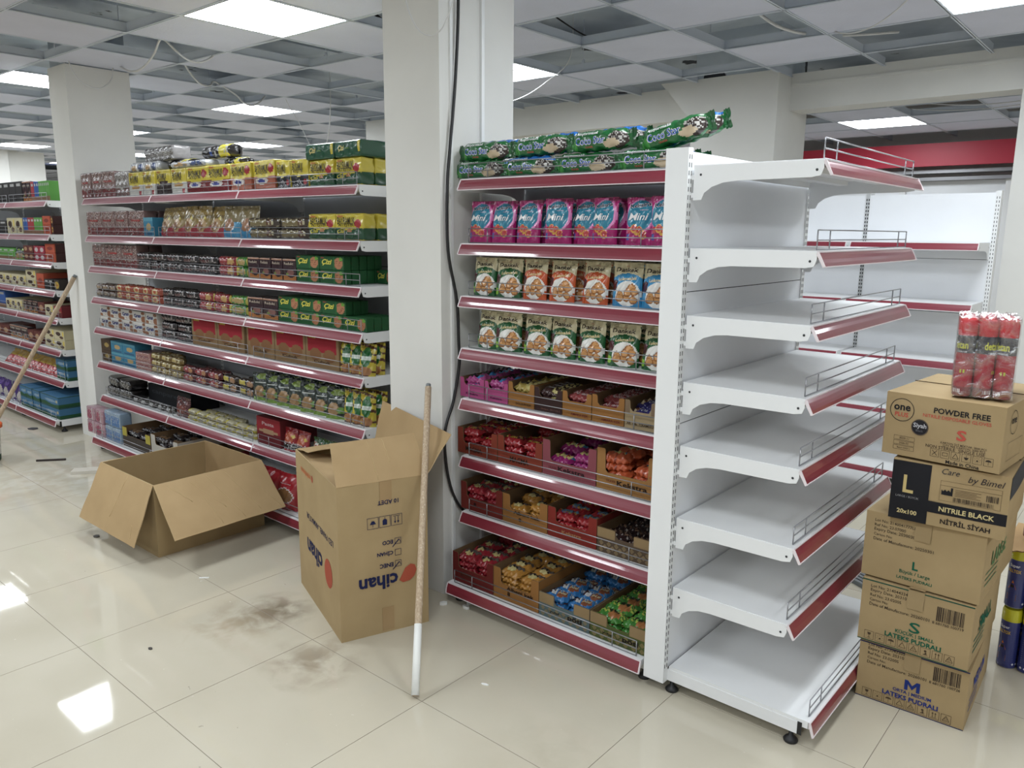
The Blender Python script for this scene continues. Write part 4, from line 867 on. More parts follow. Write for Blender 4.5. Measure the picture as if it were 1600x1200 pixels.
def packs(k, x0, x1, y, d, z, h, cols, rows, L, dp, hh, run, sh, inword, group, top, tilt=.0, seed=1, jit=.25):
    R = rnd(seed*31+7); w = (x1-x0)
    me = [goods_mesh(k, L, hh, dp, v) for v in range(2)]
    hh *= .8; L *= 1.04; dp *= 1.06; nl = max(1, int((top-.004)/(hh*1.02)))
    for l in range(nl):
        for r in range(rows):
            if l < nl-2 and r > 1: continue
            for c in range(cols):
                if l == nl-1 and R.random() < .18: continue
                cx = x0+w*(c+.5)/cols+R.uniform(-.006, .006); cy = y+.012+(d-.03-dp)*(r/max(1, rows-1))+R.uniform(0, .006)
                o = link('snack_pack', me[R.randrange(2)], (cx, cy, z+.005+l*hh*1.02), (tilt+R.uniform(-.06, .1)*(1 if l == nl-1 else .2), R.uniform(-.05, .05), R.uniform(-jit, jit)),
                         label='%s, %s row %s, %s layer, %s' % (S[k]['desc'], ORD[r+1] if r else 'front', ('centre' if cols == 1 else ('left', 'right')[c]), ('top', 'second', 'third', 'fourth', 'fifth')[nl-1-l], inword), cat='snack pack', group=group)
YF = YB-.41+.026; YFB = YB-.505+.03
K1 = (180, 122, 52); TC = (156, 62, 38)
# fifth shelf, seven narrow cartons
z = ZS[4]+.0015
row5 = [('p_pk', -1.117, -.973, .085, (206, 84, 150), 'leftmost pink cake bar display carton on the fifth shelf', [('Kekstra', .5, .2, .5, (90, 40, 90), .12)]),
        ('p_pk', -.973, -.84, .085, (206, 84, 150), 'second pink cake bar display carton on the fifth shelf', [('Kekstra', .5, .2, .5, (90, 40, 90), .12)]),
        ('p_dol', -.84, -.70, .1, K1, 'kraft display carton with yellow cake bars, right of two pink cartons', [('DOLGUN KEK', .6, .13, .6, (80, 50, 30), .1)]),
        ('p_dolb', -.70, -.561, .095, (74, 50, 48), 'dark brown cake bar display carton on the fifth shelf', [('Dolgun  MEYVELİ', .6, .13, .7, (150, 100, 90), .1)]),
        ('p_ama', -.561, -.421, .1, K1, 'kraft carton of dusty red bars beside the dark brown carton', [('AMARA KEK', .6, .13, .6, (150, 60, 50), .1)]),
        ('p_ama', -.421, -.275, .105, K1, 'kraft carton of dusty red bars beside the pale navy-filled carton', [('AMARA KEK', .6, .13, .6, (150, 60, 50), .1)]),
        ('p_ola', -.275, -.14, .105, (190, 166, 124), 'pale kraft carton holding navy cake bars, beside the white post', [('AR  Ola  TİRAMİSU', .5, .2, .85, (70, 50, 44), .12)])]
for i, (k, a, b, h, c, lab, tx) in enumerate(row5):
    tray(a, b, h, .3, c, YF, z, .16, .62, lab, tx, tab=(150, 124, 96) if k == 'p_ola' else None)
    packs(k, a+.008, b-.008, YF, .3, z, h, 1, 6, (b-a)*.86, .058, .03, 'r', 4, '%s carton, fifth shelf' % ('first second third fourth fifth sixth seventh'.split()[i]), 'cake bars in the fifth shelf cartons', h*.95, tilt=.25, seed=i, jit=.04)
z = ZS[5]+.0015
row6 = [('p_magma', -1.134, -.898, .115, TC, 'leftmost terracotta carton of red wafers, sixth shelf beside the pillar', [('MAGMA', .42, .22, .42, (52, 34, 24), .2, dict(bold=.025))]),
        ('p_magma', -.898, -.655, .12, TC, 'second terracotta carton of red wafers on the sixth shelf', [('MAGMA', .5, .22, .42, (52, 34, 24), .2, dict(bold=.025))]),
        ('p_pink', -.655, -.391, .145, (166, 84, 96), 'dusty pink display carton of magenta packs on the sixth shelf', [('Kekstra', .55, .24, .5, (52, 30, 34), .13, dict(bold=.025)), ('ÜLKER', .2, .24, .16, (120, 50, 56), .06)]),
        ('p_oran', -.391, -.125, .16, (186, 132, 66), 'kraft display carton of orange packs on the sixth shelf', [('Kekstra', .6, .22, .5, (52, 34, 24), .12, dict(bold=.025)), ('ÜLKER', .25, .24, .16, (140, 60, 40), .06)])]
for i, (k, a, b, h, c, lab, tx) in enumerate(row6):
    tray(a, b, h, .32, c, YF, z, .14, .42, lab, tx)
    packs(k, a+.01, b-.01, YF, .32, z, h, 2, 4, (b-a)*.44, .07, .038, 'r', 5, '%s carton, sixth shelf' % ('first second third fourth'.split()[i]), 'snack packs in the sixth shelf cartons', h*.86, tilt=.1, seed=10+i)
z = ZS[6]+.0015
row7 = [('p_redy', -1.116, -.867, .125, (142, 48, 38), 'dark red cake carton on the seventh shelf beside the pillar', [('8', .35, .25, .06, (30, 20, 20), .14, dict(bold=.025))], None, None, .14, .45),
        ('p_yell', -.867, -.623, .125, K1, 'kraft carton of yellow cake packs on the seventh shelf', [('Albeni kek', .55, .42, .6, (44, 30, 24), .12, dict(bold=.03)), ('8', .4, .2, .06, (30, 20, 20), .13, dict(bold=.025))], None, None, .16, .5),
        ('p_rblue', -.623, -.38, .125, (158, 46, 34), 'terracotta red carton of red and light blue packs, seventh shelf', [('Kekstra', .5, .25, .4, (196, 140, 90), .12, dict(bold=.022))], None, None, .16, .5),
        ('p_brown', -.38, -.131, .1, (112, 92, 74), 'brown chequered biscuit carton on the seventh shelf beside the post', [], (176, 146, 100), (160, 136, 98), .33, .68)]
for i, (k, a, b, h, c, lab, tx, tab, chk, tw, dip) in enumerate(row7):
    tray(a, b, h, .32, c, YF, z, tw, dip, lab, tx, tab=tab, check=chk)
    packs(k, a+.01, b-.01, YF, .32, z, h, 2, 4, (b-a)*.45, .075, .036, 'r', 6, '%s carton, seventh shelf' % ('first second third fourth'.split()[i]), 'snack packs in the seventh shelf cartons', h*.88, tilt=.06, seed=20+i, jit=.3 if i < 3 else .05)
z = ZS[7]+.0015
row8 = [('p_redy', -1.08, -.837, .135, (132, 40, 36), 'dark red cake carton on the base shelf beside the pillar', [('MAGMA', .35, .3, .3, (110, 60, 40), .1)], None, None, .14, .5),
        ('p_yell', -.837, -.59, .135, K1, 'kraft carton of yellow cake packs on the base shelf', [('Albeni kek', .6, .42, .6, (44, 30, 24), .12, dict(bold=.03)), ('8', .35, .25, .06, (30, 20, 20), .14, dict(bold=.025))], None, None, .16, .5),
        ('p_blue', -.59, -.34, .10, (104, 128, 132), 'blue-grey chequered carton of blue biscuits on the base shelf', [('pöti', .72, .3, .28, (44, 34, 30), .26, dict(bold=.035)), ('yulaf', .32, .3, .2, (44, 34, 30), .14)], (176, 146, 100), (150, 140, 110), .3, .62),
        ('p_green', -.34, -.085, .10, (96, 110, 52), 'green chequered carton of green biscuits on the base shelf', [('pöti', .72, .3, .28, (44, 34, 30), .26, dict(bold=.035)), ('yulaf', .32, .3, .2, (44, 34, 30), .14)], (176, 146, 100), (150, 136, 84), .3, .62)]
for i, (k, a, b, h, c, lab, tx, tab, chk, tw, dip) in enumerate(row8):
    tray(a, b, h, .38, c, YFB, z, tw, dip, lab, tx, tab=tab, check=chk)
    packs(k, a+.01, b-.01, YFB, .38, z, h, 2, 5, (b-a)*.45, .075, .034, 'r', 7, '%s carton, base shelf' % ('first second third fourth'.split()[i]), 'snack packs in the base shelf cartons', h*(.98 if i < 2 else .95), tilt=.06, seed=30+i, jit=.3 if i < 2 else .05)

# pouches and rolls of the nearest bay: wrapper and crimped seal are parts
def pouch_thing(k, w, h, d, x, y, z, run, sh, where, var, rz=0, tl=0):
    s = S[k]; t = link(s['name'], None, (x, y, z), (tl, 0, rz), cat=s['cat'])
    link('printed_bag', goods_mesh(k, w, h, d, var), parent=t)
    key = ('seal', k, round(w, 3), round(h, 3))
    if key not in _mesh:
        m = MB(); n = 24
        for j in range(2):
            m.grid(lambda u, v: ((u-.5)*w*.97, d/2+.004*math.sin(u*3)+(.0012 if int(v*6) % 2 else 0)+(-.0016 if j == 0 else .0016), h*(.945+.065*v)+.0012*((round(u*n)) % 2)*(v > .9)), lin(n), lin(6), (222, 212, 172) if k != 'mini' else (150, 20, 92), smooth=False, flip=bool(j))
        _mesh[key] = m.mesh('crimped_seal', M_FILM, GOODS)
    link('crimped_seal', _mesh[key], parent=t)
    REG.append((run, sh, where, s['desc'], x, t))
NEAR = 'right unit'
for xs, sh, ks, w, h, dd in (([-1.025, -.904, -.77, -.621, -.518, -.415, -.255, -.153], 1, ['mini']*8, .118, .172, .06),
                         ([-1.006, -.868, -.74, -.603, -.453, -.307, -.182], 2, ['dgreen1', 'dgreen1', 'dorange', 'dorange', 'dorange', 'dblue', 'dblue'], .128, .158, .06),
                         ([-.995, -.863, -.723, -.595, -.458, -.309, -.177], 3, ['dgreen1']*7, .128, .158, .06)):
    R = rnd(sh*5)
    for r in range(3):
        for i, (x, k) in enumerate(zip(xs, ks)):
            pouch_thing(k, w, h, dd, x+(R.uniform(-.012, .012) if r else 0), YF+.004+r*.075+R.uniform(0, .008)+(.03 if k == 'mini' and i in (4,) and r == 0 else 0), ZS[sh]+.0015, NEAR, sh, wh(0, r) if r < 3 else 'x', (i*3+r) % 3, R.uniform(-.16, .16), -R.uniform(.02, .12))
def coco_thing(k, L, h, d, x, y, z, where, var, rz, ry=0):
    s = S[k]; t = link(s['name'], None, (x, y, z), (0, ry, rz), cat=s['cat'])
    link('wrapper', goods_mesh(k, L, h, d, var), parent=t)
    for sx in (-1, 1):
        key = ('fin', sx, round(L, 2))
        if key not in _mesh:
            m = MB()
            m.grid(lambda u, v: (sx*(L*.475+.022*u), d/2+.004*math.sin(v*9+sx)*u, h*(.06+.88*v)+.002*math.sin(u*20)), lin(5), lin(8), (26, 96, 46) if sx < 0 else (30, 104, 56), smooth=False)
            m.grid(lambda u, v: (sx*(L*.475+.022*u), d/2+.001+.004*math.sin(v*9+sx)*u, h*(.06+.88*v)+.002*math.sin(u*20)), lin(5), lin(8), (26, 96, 46), smooth=False, flip=True)
            _mesh[key] = m.mesh('end_fin', M_FILM, GOODS)
        link('end_fin', _mesh[key], parent=t)
    REG.append((NEAR, 0, where, s['desc'], x, t))
z0 = ZS[0]+.0015
for i, (a, b) in enumerate(((-1.15, -.89), (-.885, -.635), (-.625, -.36), (-.352, -.095))):
    for r in range(3): coco_thing('cocob' if (i == 1 or r == 1) else 'coco', .272, .072, .068, (a+b)/2, YF-.006+r*.072, z0, wh(0, r), (i+r) % 2, rnd(i+r).uniform(-.05, .05))
for i, (x, k, ry, dz) in enumerate(((-1.0, 'coco', 0, 0), (-.712, 'coco', -.03, .004), (-.44, 'coco', -.03, .006), (-.135, 'coco', -.22, .012))):
    for r in range(2): coco_thing(k if r == 0 else 'cocob', .272, .072, .068, x+r*.02, YF+.004+r*.072, z0+.071+dz+(.012 if r else 0), wh(1, r), i % 2, rnd(i+9+r).uniform(-.06, .06), ry)
# the long run and the far run
DK = {'traykd': ('p_dark', (84, 74, 66), 'dark brown carton with blue and yellow corner, base shelf of long run', [('e', 0, 0, 0, 0, K_)]), 'traywh': ('p_dark', (214, 208, 198), 'white carton of foil packs on the base shelf of long run', []), 'trayrd': ('p_redy', (150, 40, 44), 'low red carton behind the open floor carton, base shelf', [])}
for sh, it in list(fill('long run', RUN_MIDDLE, xmax=-1.745))+list(fill('far left run', RUN_FAR, xmax=-5.53)):
    k, x0, x1, n, h = it[:5]; p, c, lab, _ = DK[k]
    tray(x0, x1, h, .34, c, YFB+.01, ZS[7]+.0015, .16, .6, lab, tab=(206, 190, 60) if k == 'traykd' else None)
    packs(p, x0+.01, x1-.01, YFB+.01, .34, ZS[7]+.0015, h, 2, 3, (x1-x0)*.44, .08, .04, 'm', 7, {'traykd': 'brown carton, long run', 'traywh': 'white carton, long run', 'trayrd': 'red carton, long run'}[k], 'packs in cartons of the long run', h*.9, seed=40+n)
# unique labels
from collections import defaultdict
D = defaultdict(list)
for run, sh, where, desc, x, o in REG: D[(run, sh, where, desc)].append((x, o))
for (run, sh, where, desc), L in D.items():
    L.sort(key=lambda q: q[0])
    for i, (x, o) in enumerate(L):
        pos = '' if len(L) == 1 else (', leftmost' if i == 0 else ', rightmost' if i == len(L)-1 else ', %s from left' % ORD[i+1])
        o['label'] = desc+pos+(', '+where if where else '')+', '+SHELF[sh]+', '+run
        o['group'] = '%s, %s of the %s' % (desc, SHELF[sh], run)

# ================================================================ CARTONS
KR = (167, 145, 108); KI = (148, 124, 90); NAVY = (28, 34, 72)
def carton(name, loc, rz, w, d, h, label, draw=None, drawr=None, cat='carton', col=KR, tape=True, top=None):
    t = link(name, None, loc, (0, 0, rz), label=label, cat=cat)
    m = MB(); r = .004
    # slightly bulged closed box
    def fc(o, ux, uy, W, H, n, c):
        N = Vector(n)
        def P(u, v):
            b = .004*math.sin(PI*u)*math.sin(PI*v); e = .0015*math.sin(u*9+v*5+W*40)
            return Vector(o)+Vector(ux)*W*u+Vector(uy)*H*v+N*(b+e*math.sin(PI*u)*math.sin(PI*v))
        m.grid(P, lin(8), lin(6), c)
    fc((0, 0, 0), (1, 0, 0), (0, 0, 1), w, h, (0, -1, 0), col); fc((w, 0, 0), (0, 1, 0), (0, 0, 1), d, h, (1, 0, 0), col)
    fc((w, d, 0), (-1, 0, 0), (0, 0, 1), w, h, (0, 1, 0), col); fc((0, d, 0), (0, -1, 0), (0, 0, 1), d, h, (-1, 0, 0), col)
    fc((0, 0, h), (1, 0, 0), (0, 1, 0), w, d, (0, 0, 1), top or col); m.poly([(0, 0, 0), (0, d, 0), (w, d, 0), (w, 0, 0)], col)
    P = lambda x, z: (x, -.0012-.0052*math.sin(PI*min(1, max(0, x/w)))*math.sin(PI*min(1, max(0, z/h))), z)
    Q = lambda y, z: (w+.0012+.0052*math.sin(PI*min(1, max(0, y/d)))*math.sin(PI*min(1, max(0, z/h))), y, z)
    if draw: draw(m, P)
    if drawr: drawr(m, Q)
    link('carton_body', m.mesh('carton_body', M_KRAFT), parent=t)
    m = MB(); c2 = tuple(int(x*.95) for x in col)
    m.box(w*.0+.002, w-.002, d/2-.001, d/2+.001, h+.0035, h+.0062, (90, 72, 50)); link('top_seam', m.mesh('top_seam', M_KRAFT), parent=t)
    if tape:
        m = MB(); tw = .05
        m.grid(lambda u, v: (w/2-tw/2+tw*u, -.0078*math.sin(PI*min(1, .75+.25*v))-.0028, h*(.72+.28*v)), lin(2), lin(5), c2)
        link('packing_tape', m.mesh('packing_tape', M_KRAFT), parent=t); m = MB()
        m.grid(lambda u, v: (w/2-tw/2+tw*u, -.003+(d+.006)*v, h+.0068), lin(2), lin(5), c2)
        link('packing_tape', m.mesh('packing_tape', M_KRAFT), parent=t)
    return t
def icons(m, P, x, z, s, n, c, gap=.1, sel=None, inv=False):
    for i in range(n):
        a = x+i*s*(1+gap); frame(m, P, a, a+s, z, z+s, s*.035, c); cx = a+s/2; k = (sel or 'gsutrdax')[i]
        f = -1 if inv else 1; cz_ = z+s/2
        pl = lambda pts: plate(m, P, [(cx+f*px*s, cz_+f*py*s) for px, py in pts], c)
        if k == 'g': pl([(-.2, .3), (.2, .3), (.12, .02), (-.12, .02)]); pl([(-.02, .02), (.02, .02), (.02, -.28), (-.02, -.28)]); pl([(-.14, -.28), (.14, -.28), (.14, -.33), (-.14, -.33)])
        elif k == 's':
            disc(m, P, cx, cz_-.08*s, .1*s, .1*s, c, 10)
            for q in range(8):
                an = q*PI/4+.2; pl([(.16*math.cos(an), .16*math.sin(an)-.05), (.36*math.cos(an+.05), .36*math.sin(an+.05)-.0), (.36*math.cos(an-.05), .36*math.sin(an-.05)-.0)])
        elif k == 'u': pl([(-.34, .04), (-.24, .22), (0, .3), (.24, .22), (.34, .04)]); pl([(-.02, .04), (.02, .04), (.02, -.34), (-.02, -.34)])
        elif k in 'tr':
            for (p, q) in (((-.34, -.28), (.34, -.28)), ((.34, -.28), (0, .34)), ((0, .34), (-.34, -.28))):
                dx, dy = q[0]-p[0], q[1]-p[1]; L = math.hypot(dx, dy); nx, ny = -dy/L*.025, dx/L*.025
                pl([(p[0]-nx, p[1]-ny), (q[0]-nx, q[1]-ny), (q[0]+nx, q[1]+ny), (p[0]+nx, p[1]+ny)])
            if k == 'r': ringp(m, P, cx, cz_-.05*s, .1*s, .13*s, c, 10)
        elif k == 'd':
            disc(m, P, cx, cz_+.14*s, .13*s, .13*s, c, 10); disc(m, P, cx+.05*s, cz_-.1*s, .1*s, .1*s, c, 10); pl([(-.25, -.3), (.25, -.3), (.12, -.2), (-.12, -.2)])
        elif k == 'a':
            for q in (-.14, .14): pl([(q-.025, -.3), (q+.025, -.3), (q+.025, .15), (q-.025, .15)]); pl([(q-.1, .12), (q+.1, .12), (q, .33)])
            pl([(-.3, -.36), (.3, -.36), (.3, -.32), (-.3, -.32)])
        elif k == 'x': pl([(-.3, .3), (-.26, .34), (.3, -.3), (.26, -.34)]); pl([(.3, .3), (.26, .34), (-.3, -.3), (-.26, -.34)])
        elif k == 'f': pl([(-.28, .1), (.28, .1), (.1, -.2), (-.1, -.2)]); pl([(-.02, .1), (.02, .1), (.02, .36), (-.02, .36)])
        elif k == 'h': pl([(-.2, .3), (.2, .3), (.2, -.1), (.1, -.22), (-.1, -.22), (-.2, -.1)]); pl([(-.02, -.2), (.02, -.2), (.02, -.4), (-.02, -.4)])
        elif k == 'b': pl([(-.3, -.2), (0, -.12), (.3, -.2), (.3, .22), (0, .3), (-.3, .22)]) if False else frame(m, P, cx-.3*s, cx+.3*s, cz_-.2*s, cz_+.22*s, s*.04, c)
def barcode(m, P, x, z, w, h, c, seed=2, lab=None):
    R = rnd(seed); p = x
    while p < x+w:
        b = R.choice((.0012, .002, .0034)); plate(m, P, [(p, z), (min(x+w, p+b), z), (min(x+w, p+b), z+h), (p, z+h)], c); p += b+R.choice((.0012, .0018, .003))
    if lab: text(m, lab, P, x+w/2-.004, z-.008, w*1.15, c, bold=.004)
def lateks(big, mid, bot, col, num, bc, icon=True, iconc=None):
    def f(m, P):
        w, h = .34, .23
        for i, s_ in enumerate(('Lot No: '+num, 'Expiry Date: 20310101', 'Ref No: 23.02005', 'Carton No:', 'Date of Manufacture: 20260101')):
            wd = (.15, .135, .1, .06, .19)[i]; text(m, s_, P, .035+wd/2-.006, h*.9-i*.0165, wd, (70, 60, 50), bold=.004)
        
        if big == 'M':
            X0, Z0, ww, hh_ = .155, h*.36, .048, .037; q = lambda pts: plate(m, P, [(X0+a*ww, Z0+b*hh_) for a, b in pts], col)
            q([(0, 0), (.22, 0), (.22, 1), (0, 1)]); q([(.78, 0), (1, 0), (1, 1), (.78, 1)]); q([(.22, 1), (.22, .62), (.5, .12), (.5, .55)]); q([(.78, 1), (.5, .55), (.5, .12), (.78, .62)])
        else: text(m, big, P, .178, h*.43, .034, col, hgt=.038, bold=.012)
        text(m, mid, P, .18, h*.305, .12, col, bold=.02); text(m, bot, P, .175, h*.215, .175 if icon else .1, col, bold=.03)
        if bc: barcode(m, P, .238, h*.64, .08, .05, (60, 50, 44), 5, bc)
        if icon: icons(m, P, .022, .008, .031, 8, (80, 66, 52), .16, 'gsutrdar')
    return f
def rside(txt, col):
    def f(m, Q):
        text(m, txt, Q, .2, .13, .2, col, bold=.03)
        for i in range(3): plate(m, Q, [(.04, .05+i*.02), (.2, .05+i*.02), (.2, .055+i*.02), (.04, .055+i*.02)], tuple(int(c*.8+30) for c in col))
    return f
GN = (26, 92, 70)
def edgeline(col, w, h):
    def g(m, P): plate(m, P, [(0, h-.006), (w, h-.006), (w, h-.002), (0, h-.002)], col); plate(m, P, [(0, .001), (w, .001), (w, .004), (0, .004)], col)
    return g
def both(*fs): return lambda m, P: [f(m, P) for f in fs]
carton('shipping_carton', (.519, .436, 0), .03, .342, .485, .215, 'lowest kraft carton of the stack, marked with a blue M',
       both(lateks('M', 'ORTA | MEDIUM', 'LATEKS PUDRALI', (34, 52, 120), '213043305LPZB', '8 681760 100726'), edgeline((34, 46, 90), .342, .215)), rside('MEDIUM', (40, 60, 130)))
carton('shipping_carton', (.510, .426, .222), .0, .344, .48, .228, 'kraft carton second from the floor, marked with a green S',
       both(lateks('S', 'KÜÇÜK | SMALL', 'LATEKS PUDRALI', GN, '214044334LPZB', '8 681760 100719'), edgeline((30, 80, 66), .344, .228)), rside('SMALL', GN))
carton('shipping_carton', (.497, .442, .457), -.03, .365, .5, .232, 'kraft carton in mid-stack with a green L at its lower edge',
       lambda m, P: (lateks('', '', '', GN, '', None, False)(m, P) if False else [text(m, s_, P, .03+wd/2, .205-i*.0165, wd, (70, 60, 50), bold=.004) for i, (s_, wd) in enumerate((('Lot No: 2140041777LPZC', .15), ('Ref No: 23.07000', .1), ('Expiry Date: 20300301', .135), ('Carton No:', .06), ('Date of Manufacture: 20250301', .19)))]
                     + [text(m, 'L', P, .17, .075, .018, GN, hgt=.03, bold=.03), text(m, 'Büyük / Large', P, .17, .045, .095, GN, bold=.01), text(m, 'LATEKS PUDRALI', P, .17, .024, .11, GN, bold=.02)]), rside('LARGE', (90, 120, 80)))
BK = (32, 32, 36)
def rectp(m, P, x0, x1, z0, z1, c): m.grid(lambda u, v: P(x0+(x1-x0)*u, z0+(z1-z0)*v), lin(8), lin(6), c)
def blackfront(m, P):
    w, h = .335, .2
    rectp(m, P, 0, .115, 0, h, BK); rectp(m, P, .115, w, .045, .083, BK)
    P2 = lambda x, z: (P(x, z)[0], P(x, z)[1]-.0006, z)
    text(m, 'L', P2, .052, .125, .032, (196, 176, 120), hgt=.06, bold=.02); text(m, 'LARGE / BÜYÜK', P2, .052, .082, .07, (150, 150, 150), bold=0); text(m, '20x100', P2, .055, .03, .06, (206, 190, 140), bold=.03)
    text(m, 'NITRILE BLACK', P2, .225, .063, .155, (206, 190, 140), bold=.025); text(m, 'NİTRİL SİYAH', P2, .225, .024, .14, (40, 34, 34), bold=.025)
    text(m, 'Care', P2, .17, .188, .05, (60, 60, 64), bold=0, shear=.3); text(m, 'by Bimel', P2, .27, .172, .1, (60, 54, 56), bold=0, shear=.3)
    frame(m, P2, .145, .315, .092, .158, .0008, (100, 84, 62)); plate(m, P2, [(.145, .142), (.315, .142), (.315, .143), (.145, .143)], (100, 84, 62))
    plate(m, P2, [(.150, .112), (.182, .112), (.182, .138), (.176, .138), (.176, .124), (.170, .130), (.165, .124), (.160, .130), (.155, .124), (.15, .128)], BK)
    barcode(m, P2, .185, .095, .11, .014, (70, 60, 50), 8); barcode(m, P2, .275, .114, .034, .02, (70, 60, 50), 9)
    for i in range(5): plate(m, P2, [(.188, .114+i*.005), (.26-(i % 2)*.012, .114+i*.005), (.26-(i % 2)*.012, .1158+i*.005), (.188, .1158+i*.005)], (120, 100, 74))
carton('shipping_carton', (.572, .412, .692), .03, .335, .45, .204, 'black and kraft glove carton reading nitrile black, second from the top', blackfront, lambda m, Q: rectp(m, Q, 0, .45, .13, .2, (60, 62, 66)), tape=False)
def onefront(m, P):
    w, h = .35, .21
    RD = (186, 84, 72)
    ringp(m, P, .052, .153, .036, .038, BK, 36); text(m, 'one', P, .052, .160, .052, BK, bold=.025); text(m, 'PLUS', P, .052, .138, .042, RD, bold=.02)
    text(m, 'POWDER FREE', P, .228, .168, .16, BK, bold=.022); text(m, 'NITRILE DISPOSABLE GLOVES', P, .215, .148, .195, RD, bold=.01)
    disc(m, P, .112, .105, .0265, .0265, (40, 38, 42), 28); P2 = lambda x, z: (P(x, z)[0], P(x, z)[1]-.0006, z)
    ringp(m, P2, .112, .105, .0245, .0252, (150, 130, 110), 28); text(m, 'Siyah', P2, .112, .109, .04, (190, 190, 196), bold=.02); text(m, 'Black', P2, .112, .094, .022, (110, 110, 116), bold=0)
    text(m, 'S', P, .235, .1, .028, RD, hgt=.034, bold=.025)
    for i in range(3): frame(m, P, .035, .1, .02+i*.0165, .034+i*.0165, .0008, (70, 60, 50))
    for i, s_ in enumerate(('3024-11', '2026-02', 'Batch 030211')): text(m, s_, P, .0675, .060-i*.0165, .03+.01*(i == 2), (80, 66, 54), bold=0)
    text(m, 'KARTON İÇİ MİKTAR: 2000 PCS', P, .243, .069, .13, (70, 58, 50), bold=.003); text(m, 'QTY PER CARTON: 2000 PCS', P, .245, .06, .12, (70, 58, 50), bold=.003)
    text(m, 'NON STERILE  SINGLE USE', P, .22, .051, .17, (70, 58, 50), bold=.003)
    icons(m, P, .15, .018, .026, 6, (60, 52, 46), .18, 'xbtfsu'); text(m, 'Made in China', P, .245, .008, .095, BK, bold=.015)
def oneright(m, Q):
    ringp(m, Q, .09, .15, .036, .038, BK, 30); text(m, 'one', Q, .09, .155, .05, BK, bold=.025); text(m, 'POWDER FREE', Q, .3, .165, .2, (80, 70, 60), bold=.02)
    frame(m, Q, .05, .2, .03, .09, .001, (80, 66, 54)); disc(m, Q, .35, .08, .02, .02, (80, 70, 60))
carton('shipping_carton', (.527, .43, .905), -.09, .348, .49, .208, 'topmost kraft carton reading powder free, under the spray cans', onefront, oneright, tape=False)

# shrink-wrapped cans
def can_meshes(body, r=.0315, h=.248, cap=RED):
    m = MB(); m.lathe([(r*.92, 0), (r, .004)]+[(r, .004+(h*.77-.004)*q/14) for q in range(1, 15)]+[(r*.96, h*.79)], 22, colf=body)
    b = m
    c = MB(); c.lathe([(r*1.0, h*.775), (r*1.02, h*.80), (r*1.0, h*.93), (r*.9, h*.97)], 22, colf=cap, caps=False)
    # cap with a scooped front and raised back
    n = 22; base = len(c.v)
    for k in range(n):
        a = 2*PI*k/n; s_ = .5-.5*math.cos(a*1+PI/2); c.v.append((r*.9*math.cos(a), r*.9*math.sin(a), h*(.97-.08*max(0, -math.sin(a))+.03*max(0, math.sin(a)))))
    c.v.append((0, .004, h*.92))
    for k in range(n): c.f.append((base+k, base+(k+1) % n, base+n)); c.c.append(cap); c.m.append(0); c.s.append(True)
    return b, c
def redbody(u, z):
    if z > .135: return (36, 36, 52)
    if z < .03: return (120, 22, 40)
    return (158, 26, 48)
def cyl(r, a0): return lambda x, z: (r*math.sin(a0+x/r), -r*math.cos(a0+x/r), z)
bm, cm = can_meshes(redbody, r=.0268)
for a in (0, PI): 
    P = cyl(.0274, a); text(bm, 'detan', P, 0, .163, .045, (206, 206, 60), hgt=.024, bold=.025); text(bm, 'HAMAM', P, .005, .142, .03, (200, 200, 206), bold=.01)
    barcode(bm, P, -.014, .012, .028, .012, (220, 210, 210), 3); plate(bm, P, [(.006, .075), (.02, .075), (.02, .086), (.006, .086)], (176, 186, 60))
    for i in range(6): plate(bm, P, [(-.014, .045+i*.008), (.012, .045+i*.008), (.012, .047+i*.008), (-.014, .047+i*.008)], (196, 90, 100))
CANB, CANC = bm.mesh('can_body', M_FILM), cm.mesh('can_cap', M_FILM)
t = link('can_pack', None, (.712, .438, 1.1225), (0, 0, .2), label='shrink-wrapped pack of red-capped spray cans on top of the carton stack', cat='can pack')
for i in range(3):
    for j in range(4):
        c = link('spray_can', CANB, (.0275+i*.0545, .0275+j*.0545, 0), (0, 0, ((i*2+j) % 4-1.5)*.45+(.35 if i == 1 else 0)), parent=t); link('can_cap', CANC, parent=c)
m = MB()
def sw(u, v):
    x0, x1, y0, y1 = -.001, .165, -.001, .220
    per = [(x0, y0), (x1, y0), (x1, y1), (x0, y1), (x0, y0)]; k = min(3, int(u*4)); f = u*4-k
    x = per[k][0]+(per[k+1][0]-per[k][0])*f; y = per[k][1]+(per[k+1][1]-per[k][1])*f
    cx, cy = .082, .11; s_ = 1+.012*math.sin(u*90)*math.sin(v*14)
    return (cx+(x-cx)*s_, cy+(y-cy)*s_, .001+.247*v)
m.grid(sw, lin(64), lin(10), (255, 255, 255))
m.grid(lambda u, v: (-.001+.166*u, -.001+.221*v, .249+.006*math.sin(u*26)*math.sin(v*31)+.003*math.sin(u*60+v*40)), lin(20), lin(24), (255, 255, 255))
link('shrink_film', m.mesh('shrink_film', M_SHRINK), parent=t)
